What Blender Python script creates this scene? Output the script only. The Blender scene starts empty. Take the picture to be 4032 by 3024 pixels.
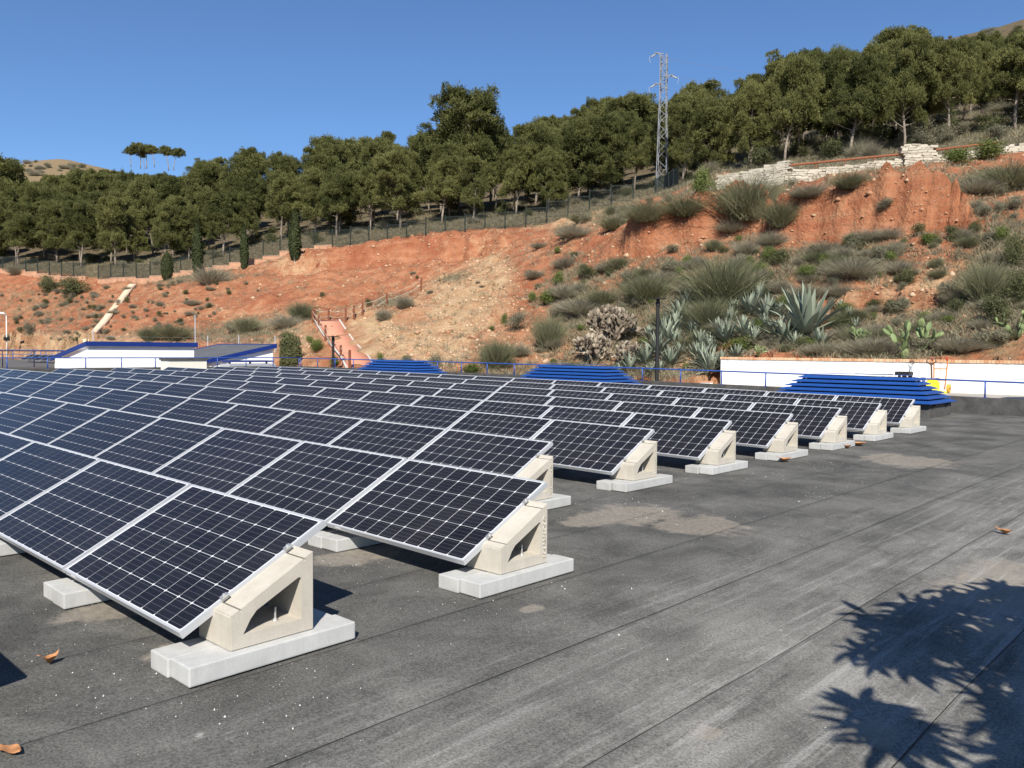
import bpy, bmesh, math, random
import numpy as np
from mathutils import Vector, Matrix
from mathutils.geometry import tessellate_polygon
R = math.radians
S = bpy.context.scene
COL = S.collection
rng = np.random.default_rng(7)
random.seed(7)

# ------------------------------------------------------------------ camera, sky, sun, exposure
FPX, YAW, PITCH, ROLL = 3282.33, 0.7529, 0.0407, 0.0082        # focal length in pixels of a 4032 px wide frame
CAM = np.array([4.1387, -1.9273, 1.6854])
def cam_axes():
    cy, sy, cp, sp, cr, sr = math.cos(YAW), math.sin(YAW), math.cos(PITCH), math.sin(PITCH), math.cos(ROLL), math.sin(ROLL)
    f = np.array([-sy*cp, cy*cp, -sp]); r = np.array([cy, sy, 0.0]); u = np.cross(r, f)
    return cr*r + sr*u, -sr*r + cr*u, f
AX = cam_axes()
cd = bpy.data.cameras.new('camera'); cam = bpy.data.objects.new('camera', cd); COL.objects.link(cam)
cd.sensor_width = 36; cd.lens = FPX/4032*36; cd.clip_start = 0.05; cd.clip_end = 5000
m = Matrix.Identity(4)
for i in range(3):
    m[i][0], m[i][1], m[i][2], m[i][3] = AX[0][i], AX[1][i], -AX[2][i], CAM[i]
cam.matrix_world = m
S.camera = cam
SUN = Vector((0.782, -0.874, 0.989)).normalized()                 # towards the sun
w = bpy.data.worlds.new('World'); S.world = w; w.use_nodes = True
nt = w.node_tree; bg = nt.nodes['Background']
sky = nt.nodes.new('ShaderNodeTexSky'); sky.sky_type = 'NISHITA'; sky.sun_disc = False
sky.sun_elevation = math.asin(SUN.z); sky.sun_rotation = math.atan2(SUN.x, SUN.y)
sky.altitude = 700; sky.air_density = 1.0; sky.dust_density = 0.0; sky.ozone_density = 8.5
nt.links.new(sky.outputs[0], bg.inputs[0]); bg.inputs[1].default_value = 0.085
sl = bpy.data.lights.new('sun', 'SUN'); sl.energy = 5.0; sl.angle = R(0.53); sl.color = (1.0, 0.945, 0.86)
sun = bpy.data.objects.new('sun', sl); COL.objects.link(sun); sun.location = (20, -25, 40)
sun.rotation_euler = (-SUN).to_track_quat('-Z', 'Y').to_euler()
S.view_settings.view_transform = 'Standard'; S.view_settings.look = 'None'
S.view_settings.exposure = 0.62; S.view_settings.gamma = 1.0
S.render.engine = 'CYCLES'
S.cycles.max_bounces = 6; S.cycles.diffuse_bounces = 3; S.cycles.glossy_bounces = 3
S.cycles.transmission_bounces = 4; S.cycles.transparent_max_bounces = 6
S.cycles.use_denoising = True

def ray(u, v):
    return AX[0]*((u-2016)/FPX) - AX[1]*((v-1512)/FPX) + AX[2]
def at_depth(u, v, d): return CAM + ray(u, v)*d
def at_y(u, v, y): d = ray(u, v); return CAM + d*((y-CAM[1])/d[1])
def at_x(u, v, x): d = ray(u, v); return CAM + d*((x-CAM[0])/d[0])
def zr(x): return -0.0138*x - 0.0002*x*x                            # the roof's slight fall
def at_roof(u, v, dz=0.0):
    d = ray(u, v); z = dz
    for _ in range(25):
        p = CAM + d*((z-CAM[2])/d[2]); z = zr(p[0]) + dz
    return p
def project(P):
    d = np.asarray(P, float) - CAM
    x, y, z = d@AX[0], d@AX[1], d@AX[2]
    return 2016 + FPX*x/z, 1512 - FPX*y/z, z

# ------------------------------------------------------------------ material helpers
def newmat(name):
    mt = bpy.data.materials.new(name); mt.use_nodes = True
    n = mt.node_tree.nodes; return mt, mt.node_tree, n['Principled BSDF']
class NB:
    def __init__(s, name, rough=0.8, spec=0.3):
        s.mat, s.t, s.p = newmat(name)
        s.p.inputs['Roughness'].default_value = rough
        s.p.inputs['Specular IOR Level'].default_value = spec
    def n(s, typ, **kw):
        nd = s.t.nodes.new(typ)
        for k, v in kw.items(): setattr(nd, k, v)
        return nd
    def link(s, a, b): s.t.links.new(a, b)
    def coord(s, kind='Object', scale=(1, 1, 1)):
        tc = s.n('ShaderNodeTexCoord'); mp = s.n('ShaderNodeMapping'); mp.inputs['Scale'].default_value = scale
        s.link(tc.outputs[kind], mp.inputs[0]); return mp.outputs[0]
    def world(s, scale=(1, 1, 1)):
        g = s.n('ShaderNodeNewGeometry'); mp = s.n('ShaderNodeMapping'); mp.inputs['Scale'].default_value = scale
        s.link(g.outputs['Position'], mp.inputs[0]); return mp.outputs[0]
    def noise(s, vec, scale, detail=4, rough=0.55, dist=0.0):
        nd = s.n('ShaderNodeTexNoise'); s.link(vec, nd.inputs['Vector'])
        nd.inputs['Scale'].default_value = scale; nd.inputs['Detail'].default_value = detail
        nd.inputs['Roughness'].default_value = rough; nd.inputs['Distortion'].default_value = dist
        return nd.outputs['Fac']
    def voro(s, vec, scale, feature='F1', out='Distance', rnd=1.0):
        nd = s.n('ShaderNodeTexVoronoi', feature=feature); s.link(vec, nd.inputs['Vector'])
        nd.inputs['Scale'].default_value = scale; nd.inputs['Randomness'].default_value = rnd
        return nd.outputs[out]
    def ramp(s, fac, lo, hi, a=0.0, b=1.0):
        nd = s.n('ShaderNodeMapRange'); s.link(fac, nd.inputs[0])
        nd.inputs[1].default_value = lo; nd.inputs[2].default_value = hi
        nd.inputs[3].default_value = a; nd.inputs[4].default_value = b; return nd.outputs[0]
    def mix(s, fac, a, b):
        nd = s.n('ShaderNodeMix', data_type='RGBA')
        for src, i in ((fac, 0), (a, 6), (b, 7)):
            if isinstance(src, (int, float)): nd.inputs[i].default_value = src
            elif isinstance(src, tuple): nd.inputs[i].default_value = (*src, 1)
            else: s.link(src, nd.inputs[i])
        return nd.outputs[2]
    def math(s, op, a, b=0.0):
        nd = s.n('ShaderNodeMath', operation=op)
        for src, i in ((a, 0), (b, 1)):
            if isinstance(src, (int, float)): nd.inputs[i].default_value = src
            else: s.link(src, nd.inputs[i])
        return nd.outputs[0]
    def attr(s, name):
        nd = s.n('ShaderNodeAttribute', attribute_name=name); return nd
    def color(s, c):
        if isinstance(c, tuple): s.p.inputs['Base Color'].default_value = (*c, 1)
        else: s.link(c, s.p.inputs['Base Color'])
    def bump(s, h, strength=0.3, dist=0.01):
        nd = s.n('ShaderNodeBump'); nd.inputs['Strength'].default_value = strength
        nd.inputs['Distance'].default_value = dist
        s.link(h, nd.inputs['Height']); s.link(nd.outputs[0], s.p.inputs['Normal'])
def simple(name, col, rough=0.6, spec=0.4, metal=0.0, var=0.0, vscale=8.0, bump=0.0, bscale=60.0):
    b = NB(name, rough, spec); b.p.inputs['Metallic'].default_value = metal
    if var:
        f = b.noise(b.coord('Object'), vscale, 5, 0.6)
        f = b.ramp(f, 0.3, 0.7)
        b.color(b.mix(f, tuple(c*(1-var) for c in col), tuple(min(1, c*(1+var)) for c in col)))
    else: b.color(col)
    if bump:
        b.bump(b.noise(b.coord('Object'), bscale, 3, 0.6), bump, 0.01)
    return b.mat

# ------------------------------------------------------------------ mesh helpers
def np_mesh(name, V, F, smooth=False, mat=None):
    V = np.asarray(V, np.float32); F = np.asarray(F, np.int32)
    me = bpy.data.meshes.new(name); k = F.shape[1]
    me.vertices.add(len(V)); me.vertices.foreach_set('co', V.ravel())
    me.loops.add(F.size); me.loops.foreach_set('vertex_index', F.ravel())
    me.polygons.add(len(F)); me.polygons.foreach_set('loop_start', np.arange(0, F.size, k, dtype=np.int32))
    me.polygons.foreach_set('loop_total', np.full(len(F), k, np.int32))
    if smooth: me.polygons.foreach_set('use_smooth', np.ones(len(F), bool))
    me.update(calc_edges=True); me.validate()
    if mat: me.materials.append(mat)
    return me
def fattr(me, name, arr):
    a = me.attributes.new(name, 'FLOAT', 'POINT'); a.data.foreach_set('value', np.asarray(arr, np.float32).ravel())
class MB:
    """collects boxes, tubes, polygons; build() links them as one mesh object"""
    def __init__(s): s.v = []; s.f = []
    def add(s, vs, fs):
        o = len(s.v); s.v += [tuple(map(float, q)) for q in vs]; s.f += [tuple(o+i for i in f) for f in fs]; return s
    def box(s, x0, x1, y0, y1, z0, z1, M=None):
        vs = [Vector((x, y, z)) for z in (z0, z1) for y in (y0, y1) for x in (x0, x1)]
        if M is not None: vs = [M@q for q in vs]
        return s.add(vs, [(0, 2, 3, 1), (4, 5, 7, 6), (0, 1, 5, 4), (2, 6, 7, 3), (0, 4, 6, 2), (1, 3, 7, 5)])
    def bar(s, a, b, wx, wz=None, up=(0, 0, 1)):
        a, b = Vector(a), Vector(b); d = (b-a); L = d.length; d.normalize(); wz = wz or wx
        up = Vector(up)
        if abs(d.dot(up)) > 0.98: up = Vector((0, 1, 0))
        x = d.cross(up).normalized(); z = x.cross(d)
        M = Matrix.Translation(a) @ Matrix((x, d, z)).transposed().to_4x4()
        return s.box(-wx/2, wx/2, 0, L, -wz/2, wz/2, M)
    def tube(s, pts, rad, n=8, cap=True):
        pts = [Vector(p) for p in pts]; k = len(pts)
        rad = rad if hasattr(rad, '__len__') else [rad]*k
        vs, fs = [], []; px = None
        for i, p in enumerate(pts):
            d = (pts[min(i+1, k-1)]-pts[max(i-1, 0)]).normalized()
            if px is None: px = d.orthogonal().normalized()
            px = (px - d*px.dot(d)).normalized(); py = d.cross(px)
            for j in range(n):
                t = 2*math.pi*j/n; vs.append(p + (px*math.cos(t)+py*math.sin(t))*rad[i])
        for i in range(k-1):
            for j in range(n):
                fs.append((i*n+j, i*n+(j+1) % n, (i+1)*n+(j+1) % n, (i+1)*n+j))
        if cap: fs += [tuple(range(n-1, -1, -1)), tuple(range((k-1)*n, k*n))]
        return s.add(vs, fs)
    def prism(s, poly, h0, h1, M=None):
        """poly in XY extruded along Z"""
        n = len(poly); vs = [Vector((x, y, h0)) for x, y in poly] + [Vector((x, y, h1)) for x, y in poly]
        if M is not None: vs = [M@q for q in vs]
        return s.add(vs, [tuple(range(n-1, -1, -1)), tuple(range(n, 2*n))] + [(i, (i+1) % n, n+(i+1) % n, n+i) for i in range(n)])
    def quad(s, a, b, c, d): return s.add([a, b, c, d], [(0, 1, 2, 3)])
    def mesh(s, name, mat=None, smooth=False, bevel=0.0, seg=2, fixn=False):
        me = bpy.data.meshes.new(name); me.from_pydata(s.v, [], s.f); me.update()
        if bevel or fixn:
            bm = bmesh.new(); bm.from_mesh(me)
            if fixn: bmesh.ops.recalc_face_normals(bm, faces=bm.faces)
            if bevel:
                es = [e for e in bm.edges if len(e.link_faces) == 2 and e.calc_face_angle(0) > 0.4]
                bmesh.ops.bevel(bm, geom=es, offset=bevel, segments=seg, affect='EDGES', profile=0.6, clamp_overlap=True)
            bm.to_mesh(me); bm.free()
        if smooth: me.polygons.foreach_set('use_smooth', [True]*len(me.polygons))
        if mat: me.materials.append(mat)
        return me
    def build(s, name, mat, parent=None, **kw): return obj(name, s.mesh(name, mat, **kw), parent)
def obj(name, me, parent=None, loc=None):
    o = bpy.data.objects.new(name, me); COL.objects.link(o)
    if parent is not None: o.parent = parent
    if loc is not None: o.location = loc
    return o
def empty(name, loc=(0, 0, 0), rz=0.0):
    o = bpy.data.objects.new(name, None); o.empty_display_size = 0.1; COL.objects.link(o)
    o.location = loc; o.rotation_euler = (0, 0, rz); return o
def tag(o, label=None, cat=None, group=None, kind=None):
    if label: o['label'] = label
    if cat: o['category'] = cat
    if group: o['group'] = group
    if kind: o['kind'] = kind
    return o
def copy_tree(o, parent=None):
    c = o.copy(); COL.objects.link(c); c.parent = parent
    for ch in list(o.children): copy_tree(ch, c)
    return c
ORD = ['front', 'second', 'third', 'fourth', 'fifth', 'sixth', 'seventh', 'eighth', 'ninth']
NTH = ['rightmost', 'second', 'third', 'fourth', 'fifth', 'sixth', 'seventh', 'eighth', 'ninth', 'tenth', 'eleventh', 'twelfth', 'thirteenth',
       'fourteenth', 'fifteenth', 'sixteenth', 'seventeenth', 'eighteenth', 'nineteenth', 'twentieth', 'twenty-first', 'twenty-second', 'twenty-third', 'twenty-fourth']

# ------------------------------------------------------------------ numpy noise
def vnoise(x, y, seed=0):
    xi, yi = np.floor(x).astype(np.int64), np.floor(y).astype(np.int64); fx, fy = x-xi, y-yi
    def h(a, b):
        n = (a*374761393 + b*668265263 + seed*1442695041) & 0xffffffff
        n = ((n ^ (n >> 13))*1274126177) & 0xffffffff
        return ((n ^ (n >> 16)) & 0xffff)/65535.0
    sx, sy = fx*fx*(3-2*fx), fy*fy*(3-2*fy)
    return (h(xi, yi)*(1-sx)+h(xi+1, yi)*sx)*(1-sy) + (h(xi, yi+1)*(1-sx)+h(xi+1, yi+1)*sx)*sy
def fbm(x, y, oct=4, seed=0):
    s, a, t = 0, 1.0, 0
    for i in range(oct):
        s = s + a*vnoise(x*2**i, y*2**i, seed+i*17); t += a; a *= 0.5
    return s/t - 0.5

# ------------------------------------------------------------------ terrain (one sheet from the roof edge up the hill)
# surveyed points: picture column, row and distance along the view axis
SURVEY = [
 (4032, [(1425, 29), (1400, 29.8), (1200, 34), (1000, 38), (800, 43), (690, 48), (600, 53), (520, 62), (430, 75), (300, 100), (95, 150)]),
 (3800, [(1418, 30.2), (1300, 33.3), (1100, 38), (950, 41), (820, 43.5), (720, 47), (630, 53.5), (560, 62), (480, 75), (380, 95), (200, 150)]),
 (3600, [(1410, 31.2), (1350, 33), (1200, 37.5), (1000, 42), (930, 43.6), (880, 44.3), (740, 45.2), (705, 47), (655, 54), (600, 62), (545, 75), (470, 95), (330, 150)]),
 (3400, [(1405, 32.6), (1300, 36), (1100, 41), (950, 45.2), (900, 46), (760, 46.9), (735, 48.5), (690, 53), (665, 55.5), (560, 85)]),
 (3200, [(1400, 34), (1310, 37), (1100, 43), (960, 47.2), (920, 48), (800, 48.9), (775, 50.5), (740, 53), (690, 56.5), (640, 66), (590, 80), (520, 100), (420, 150)]),
 (3050, [(1398, 35.3), (1310, 38.2), (1100, 44.5), (950, 49), (895, 50), (840, 52), (720, 57)]),
 (2900, [(1400, 36.6), (1300, 39.5), (1100, 46), (950, 51), (860, 53), (790, 55), (700, 60), (650, 72), (600, 90), (500, 150)]),
 (2600, [(1510, 36.5), (1490, 38), (1300, 43), (1100, 49), (970, 54), (885, 55.2), (865, 58), (825, 64), (776, 88), (740, 105), (680, 130), (600, 165)]),
 (2300, [(1500, 39), (1450, 41), (1300, 46), (1100, 55), (960, 62), (910, 68), (850, 88), (800, 105), (720, 140), (640, 175)]),
 (2150, [(1492, 41), (1300, 49), (1100, 60), (990, 70), (945, 78), (880, 90), (820, 108)]),
 (2000, [(1485, 42), (1300, 51), (1150, 60), (1020, 74), (985, 80), (905, 92), (840, 110), (760, 150), (700, 175)]),
 (1750, [(1475, 44), (1400, 47), (1250, 58), (1110, 70), (1104, 77), (1000, 88), (915, 95), (850, 115), (740, 165), (690, 190)]),
 (1500, [(1465, 46), (1420, 49), (1300, 57), (1208, 64), (1205, 73), (1060, 88), (945, 97), (860, 120), (760, 170)]),
 (1400, [(1455, 48), (1380, 53), (1285, 61), (1235, 67), (1225, 74), (1090, 87), (960, 97.5)]),
 (1250, [(1450, 49), (1390, 54), (1275, 64), (1232, 74), (1100, 87), (995, 99), (900, 120), (780, 175)]),
 (1000, [(1435, 52), (1390, 58), (1330, 66), (1200, 80), (1045, 101), (960, 120), (830, 160), (760, 200)]),
 (600, [(1420, 56), (1345, 72), (1200, 90), (1105, 106), (1020, 125), (880, 165), (770, 215)]),
 (300, [(1420, 62), (1345, 80), (1200, 98), (1085, 112), (1020, 130), (900, 165), (770, 220)]),
 (0, [(1420, 70), (1388, 94), (1250, 105), (1060, 118), (1010, 135), (900, 170), (770, 225)]),
 (-700, [(1410, 75), (1370, 105), (1240, 118), (1060, 132), (1000, 150), (880, 190), (770, 240)]),
 (4700, [(1440, 26), (1400, 27.5), (1200, 31), (1000, 35), (800, 40), (690, 44), (600, 49), (520, 57), (430, 69), (300, 92), (40, 150)]),
]
PTS = [at_depth(u, v, d) for u, L in SURVEY for v, d in L]
PTS += [at_depth(u, v, d) for u, v, d in [(250, 622, 300), (120, 632, 300), (0, 690, 300), (420, 668, 310), (-300, 760, 300), (700, 720, 310), (1500, 700, 260), (2200, 640, 250),
        (3000, 480, 240), (3700, 160, 190), (3900, 118, 190), (4032, 72, 190), (4600, 0, 195), (3500, 260, 200), (250, 700, 420), (1500, 760, 400), (3000, 600, 380), (4032, 240, 380)]]
for u in (600, 1500, 2200, 2900, 3500, 4032, 4700): PTS.append(np.array([*at_depth(u, 1500, 24)[:2], 0.0]))
PTS = np.array(PTS)
def _phi(r): return r
def _rbf_fit(P):
    n = len(P); D = np.linalg.norm(P[:, None, :2]-P[None, :, :2], axis=2)
    A = np.zeros((n+3, n+3)); A[:n, :n] = _phi(D) - np.eye(n)*0.4
    A[:n, n] = 1; A[:n, n+1:] = P[:, :2]; A[n, :n] = 1; A[n+1:, :n] = P[:, :2].T
    return np.linalg.solve(A, np.concatenate([P[:, 2], np.zeros(3)]))
RBF = _rbf_fit(PTS); T0 = np.array([6.0, -5.0]); NA, NR = 400, 430
TH0, TH1, R0, R1 = YAW-R(47), YAW+R(44), 24.0, 460.0
th = np.linspace(TH0, TH1, NA); lr = np.linspace(math.log(R0), math.log(R1), NR)
TT, RRr = np.meshgrid(th, np.exp(lr), indexing='ij')
GX, GY = T0[0] - np.sin(TT)*RRr, T0[1] + np.cos(TT)*RRr
def rbf_eval(x, y):
    P = np.stack([x.ravel(), y.ravel()], 1); out = np.empty(len(P))
    for i in range(0, len(P), 20000):
        q = P[i:i+20000]; D = np.sqrt(((q[:, None, :]-PTS[None, :, :2])**2).sum(2))
        out[i:i+20000] = _phi(D)@RBF[:-3] + RBF[-3] + q@RBF[-2:]
    return out.reshape(x.shape)
GZ = rbf_eval(GX, GY)
for _ in range(3):                                                  # take the tent poles out
    G2 = GZ.copy(); G2[1:-1, 1:-1] = (GZ[1:-1, 1:-1]*2 + GZ[:-2, 1:-1] + GZ[2:, 1:-1] + GZ[1:-1, :-2] + GZ[1:-1, 2:])/6; GZ = G2
# soil zones, in the place: red earth is what is left over
pu, pv, pd = project(np.stack([GX, GY, GZ], -1).reshape(-1, 3)); pu, pv, pd = (a.reshape(GX.shape) for a in (pu, pv, pd))
def blobs(L):
    o = np.zeros_like(pu)
    for u, v, su, sv, a in L: o = np.maximum(o, a*np.exp(-(((pu-u)/su)**2+((pv-v)/sv)**2)**1.5))
    return o
TAN = blobs([(1620, 1370, 290, 130, 1.1), (1820, 1210, 200, 160, 1.1), (1930, 1080, 110, 110, .9), (1480, 1290, 130, 70, 1), (250, 1370, 420, 70, .9), (3600, 1230, 330, 130, .6),
             (3750, 1120, 170, 90, .7), (2650, 1440, 200, 60, .6), (2150, 1380, 180, 90, .5), (1150, 1330, 160, 110, .8), (2250, 860, 330, 50, .9), (1150, 1050, 200, 25, .5), (650, 1180, 150, 60, .3), (1050, 1260, 200, 50, .4)])
GRS = blobs([(2600, 1220, 240, 200, .9), (2900, 1150, 250, 200, .9), (3950, 1150, 230, 350, .95), (3300, 1040, 380, 90, .9), (2350, 1250, 260, 180, .75), (3700, 1300, 300, 120, .55), (3500, 1370, 500, 70, .9), (950, 1310, 220, 60, .6), (120, 1200, 260, 110, .5),
             (2250, 1150, 120, 150, .7), (3700, 720, 400, 45, .8), (2600, 850, 300, 45, .9), (2900, 760, 250, 60, .9), (3800, 860, 260, 100, .55), (1250, 1100, 20, 20, 0), (2300, 1470, 500, 40, .8), (1530, 1190, 60, 25, .7), (700, 1090, 300, 25, .8), (1780, 1100, 60, 30, .6)])
FL = np.array([(-700, 1075), (0, 1062), (270, 1085), (560, 1108), (640, 1107), (890, 1066), (1110, 1032), (1285, 997), (1500, 948), (1750, 916), (2000, 902), (2300, 852), (2600, 778), (2830, 690), (3100, 690), (3560, 640), (4032, 590), (4700, 560)])
behind = (pv < np.interp(pu, FL[:, 0], FL[:, 1])-4) | (pd > 125)
GRS = np.where(behind, 1.0, GRS)
near = np.clip((95-pd)/60, 0.15, 1)
rough = (1-GRS*0.55)*np.where(behind, 0.4, 1.0)*np.where((pu > 2760) & (pd > 50.5) & (pd < 62), 0.2, 1.0)
cliff = np.exp(-(((pu-3350)/420)**2+((pv-800)/110)**2)**2)+np.exp(-(((pu-2650)/330)**2+((pv-930)/90)**2)**2)+.8*np.exp(-(((pu-1700)/330)**2+((pv-1010)/70)**2)**2)
GZ = GZ + fbm(GX/7, GY/7, 4, 3)*1.2*rough + fbm(GX/1.7, GY/1.7, 4, 9)*0.85*rough + (np.abs(fbm(GX/3.1, GY/3.1, 3, 21))-0.12)*1.5*rough + fbm(GX/.62, GY/.62, 2, 33)*.32*rough*near + (np.abs(fbm(GX/1.3, GY/1.3, 3, 41))-.1)*-1.5*cliff
# earth cliffs: where the bank breaks, the rise is gathered into a steep face
def cliff_step(top, base, height, lo=.32, hi=.62):
    global GZ
    top, base = np.array(top), np.array(base); wob = fbm(GX/2.2, GY/2.2, 4, 61)*34 + fbm(GX/.7, GY/.7, 3, 67)*14
    tv, bv = np.interp(pu, top[:, 0], top[:, 1]), np.interp(pu, base[:, 0], base[:, 1]); t = (bv-pv+wob)/np.maximum(bv-tv, 1)
    t = np.clip(t, -.6, 1.6); k = np.clip((t-lo)/(hi-lo), 0, 1); s_ = k*k*(3-2*k)
    m = np.clip((pu-top[0, 0])/90, 0, 1)*np.clip((top[-1, 0]-pu)/90, 0, 1)*np.clip((t+.6)/.6, 0, 1)*np.clip((1.6-t)/.6, 0, 1)
    GZ = GZ + height*(s_-np.clip(t, 0, 1))*m
    return m*np.clip(1-np.abs(t-.5)/.7, 0, 1)
c1 = cliff_step([(2400, 915), (2480, 900), (2708, 836), (2990, 785), (3054, 870), (3123, 805), (3400, 725), (3622, 706), (3740, 780), (3850, 840)], [(2400, 1000), (2480, 1010), (2700, 965), (2990, 925), (3054, 960), (3123, 965), (3400, 955), (3622, 905), (3740, 880), (3850, 900)], 4.8, .36, .58)
c2 = cliff_step([(1050, 1045), (1150, 1015), (1400, 965), (1700, 938), (2050, 925)], [(1050, 1100), (1150, 1090), (1400, 1065), (1700, 1035), (2050, 985)], 3.0)
GZ = GZ + (fbm(GX/.9, GY/.9, 4, 71)*1.3 + (np.abs(fbm(GX/1.9, GY/1.9, 3, 77))-.12)*-1.6)*np.clip(c1+.7*c2, 0, 1)
c3 = cliff_step([(3250, 1165), (3500, 1160), (3760, 1165)], [(3250, 1225), (3500, 1225), (3760, 1225)], 1.5, .4, .55)
c4 = cliff_step([(-50, 1330), (150, 1325), (420, 1330)], [(-50, 1395), (150, 1392), (420, 1385)], 3.0)
CLIFF = np.clip(c1+c2+.7*c3, 0, 1); GRS = GRS*(1-.85*CLIFF); TAN = np.maximum(TAN*(1-.7*np.clip(c1, 0, 1)), .55*c3)
# flat places: under the roofs, the paved yard
GZ = np.where((GX > -37) & (GY < 25), np.minimum(GZ, -1.5), GZ)
GZ = np.where((GX > -14.6) & (GY < 30.8), np.minimum(GZ, 0.05), GZ)
GZ = np.where((GX > -100) & (GX < -37) & (GY < 27), np.minimum(GZ, -0.6), GZ)
def hz(x, y):
    dx, dy = x-T0[0], y-T0[1]; t = math.atan2(-dx, dy); r = math.hypot(dx, dy)
    a = min(max((t-TH0)/(TH1-TH0)*(NA-1), 0), NA-1.001); b = min(max((math.log(max(r, 1))-lr[0])/(lr[-1]-lr[0])*(NR-1), 0), NR-1.001)
    i, j = int(a), int(b); fa, fb = a-i, b-j
    return float(GZ[i, j]*(1-fa)*(1-fb)+GZ[i+1, j]*fa*(1-fb)+GZ[i, j+1]*(1-fa)*fb+GZ[i+1, j+1]*fa*fb)
def at_grid(A, x, y):
    dx, dy = x-T0[0], y-T0[1]; a = (math.atan2(-dx, dy)-TH0)/(TH1-TH0)*(NA-1); b = (math.log(max(math.hypot(dx, dy), 1))-lr[0])/(lr[-1]-lr[0])*(NR-1)
    return float(A[int(min(max(a, 0), NA-1)), int(min(max(b, 0), NR-1))])
def ground(u, v, start=33.0):
    """where the sight line through a surveyed mark meets the hill"""
    d = ray(u, v); s = start; prev = s
    while s < 400:
        p = CAM + d*s
        if p[2] < hz(p[0], p[1]):
            lo, hi = prev, s
            for _ in range(12):
                mid = (lo+hi)/2; q = CAM + d*mid
                if q[2] < hz(q[0], q[1]): hi = mid
                else: lo = mid
            q = CAM + d*hi; return Vector((q[0], q[1], hz(q[0], q[1]))), hi
        prev = s; s *= 1.006
    return None, None

def soil_material():
    b = NB('hill_soil', 0.95, 0.1)
    P = b.world(); big = b.noise(P, 0.18, 5, 0.6); mid = b.noise(P, 0.9, 6, 0.65); fine = b.noise(P, 5.0, 5, 0.7)
    strata = b.noise(b.world((0.25, 0.25, 1.6)), 1.0, 5, 0.6)
    red = b.mix(b.ramp(mid, 0.3, 0.72), (0.25, 0.088, 0.043), (0.43, 0.195, 0.102))
    red = b.mix(b.ramp(strata, 0.5, 0.72), red, (0.43, 0.22, 0.12))
    red = b.mix(b.ramp(big, 0.52, 0.7, 0, 0.6), red, (0.24, 0.065, 0.032))
    tan = b.mix(b.ramp(mid, 0.3, 0.7), (0.37, 0.22, 0.115), (0.50, 0.36, 0.215))
    grass = b.mix(b.ramp(fine, 0.35, 0.65), (0.13, 0.11, 0.06), (0.27, 0.225, 0.135))
    ta = b.math('ADD', b.attr('tan').outputs['Fac'], b.ramp(mid, 0.2, 0.8, -0.35, 0.35))
    ga = b.math('ADD', b.attr('grass').outputs['Fac'], b.ramp(b.noise(P, 0.6, 6, 0.7), 0.25, 0.75, -0.4, 0.4))
    stv = b.noise(b.world((.9, .9, .25)), 1.4, 6, .7, .5); ta = b.math('ADD', ta, b.ramp(stv, .3, .7, -.25, .2)); c = b.mix(b.ramp(ta, 0.15, 0.95), red, tan); c = b.mix(b.ramp(ga, 0.4, 0.8, 0, 0.85), c, grass); c = b.mix(b.math('MULTIPLY', b.attr('litter_shade').outputs['Fac'], b.ramp(mid, .3, .65, .35, .95)), c, (0.085, 0.072, 0.045))  # wood floor: litter colour darkened to carry the shade under the pines
    peb = b.voro(P, 5.0); sel = b.voro(P, 5.0, out='Color'); sp = b.n('ShaderNodeSeparateColor'); b.link(sel, sp.inputs[0])
    pm = b.math('MULTIPLY', b.ramp(peb, 0.16, 0.22, 1, 0), b.ramp(sp.outputs[0], 0.7, 0.74))
    c = b.mix(b.math('MULTIPLY', pm, 0.75), c, (0.55, 0.42, 0.29)); b.color(c)
    h = b.math('ADD', b.math('MULTIPLY', fine, 0.5), b.math('ADD', mid, b.math('MULTIPLY', pm, 0.3)))
    b.bump(h, 1.0, 0.4); return b.mat
SOIL = soil_material()
idx = np.arange(NA*NR).reshape(NA, NR)
F = np.stack([idx[:-1, :-1], idx[:-1, 1:], idx[1:, 1:], idx[1:, :-1]], -1).reshape(-1, 4)
me = np_mesh('hillside', np.stack([GX, GY, GZ], -1).reshape(-1, 3), F[:, ::-1], True, SOIL)
fattr(me, 'tan', TAN); fattr(me, 'grass', GRS); fattr(me, 'litter_shade', np.where(behind & (pd < 235), 1.0, 0.0))
hill = tag(obj('hillside', me), kind='structure')
gp = MB().quad((-4000, -4000, -6), (4000, -4000, -6), (4000, 4000, -6), (-4000, 4000, -6)).build('ground', simple('plain_soil', (0.22, 0.16, 0.10), 0.95, 0.1, var=0.3, vscale=0.05))
tag(gp, kind='structure')

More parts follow.
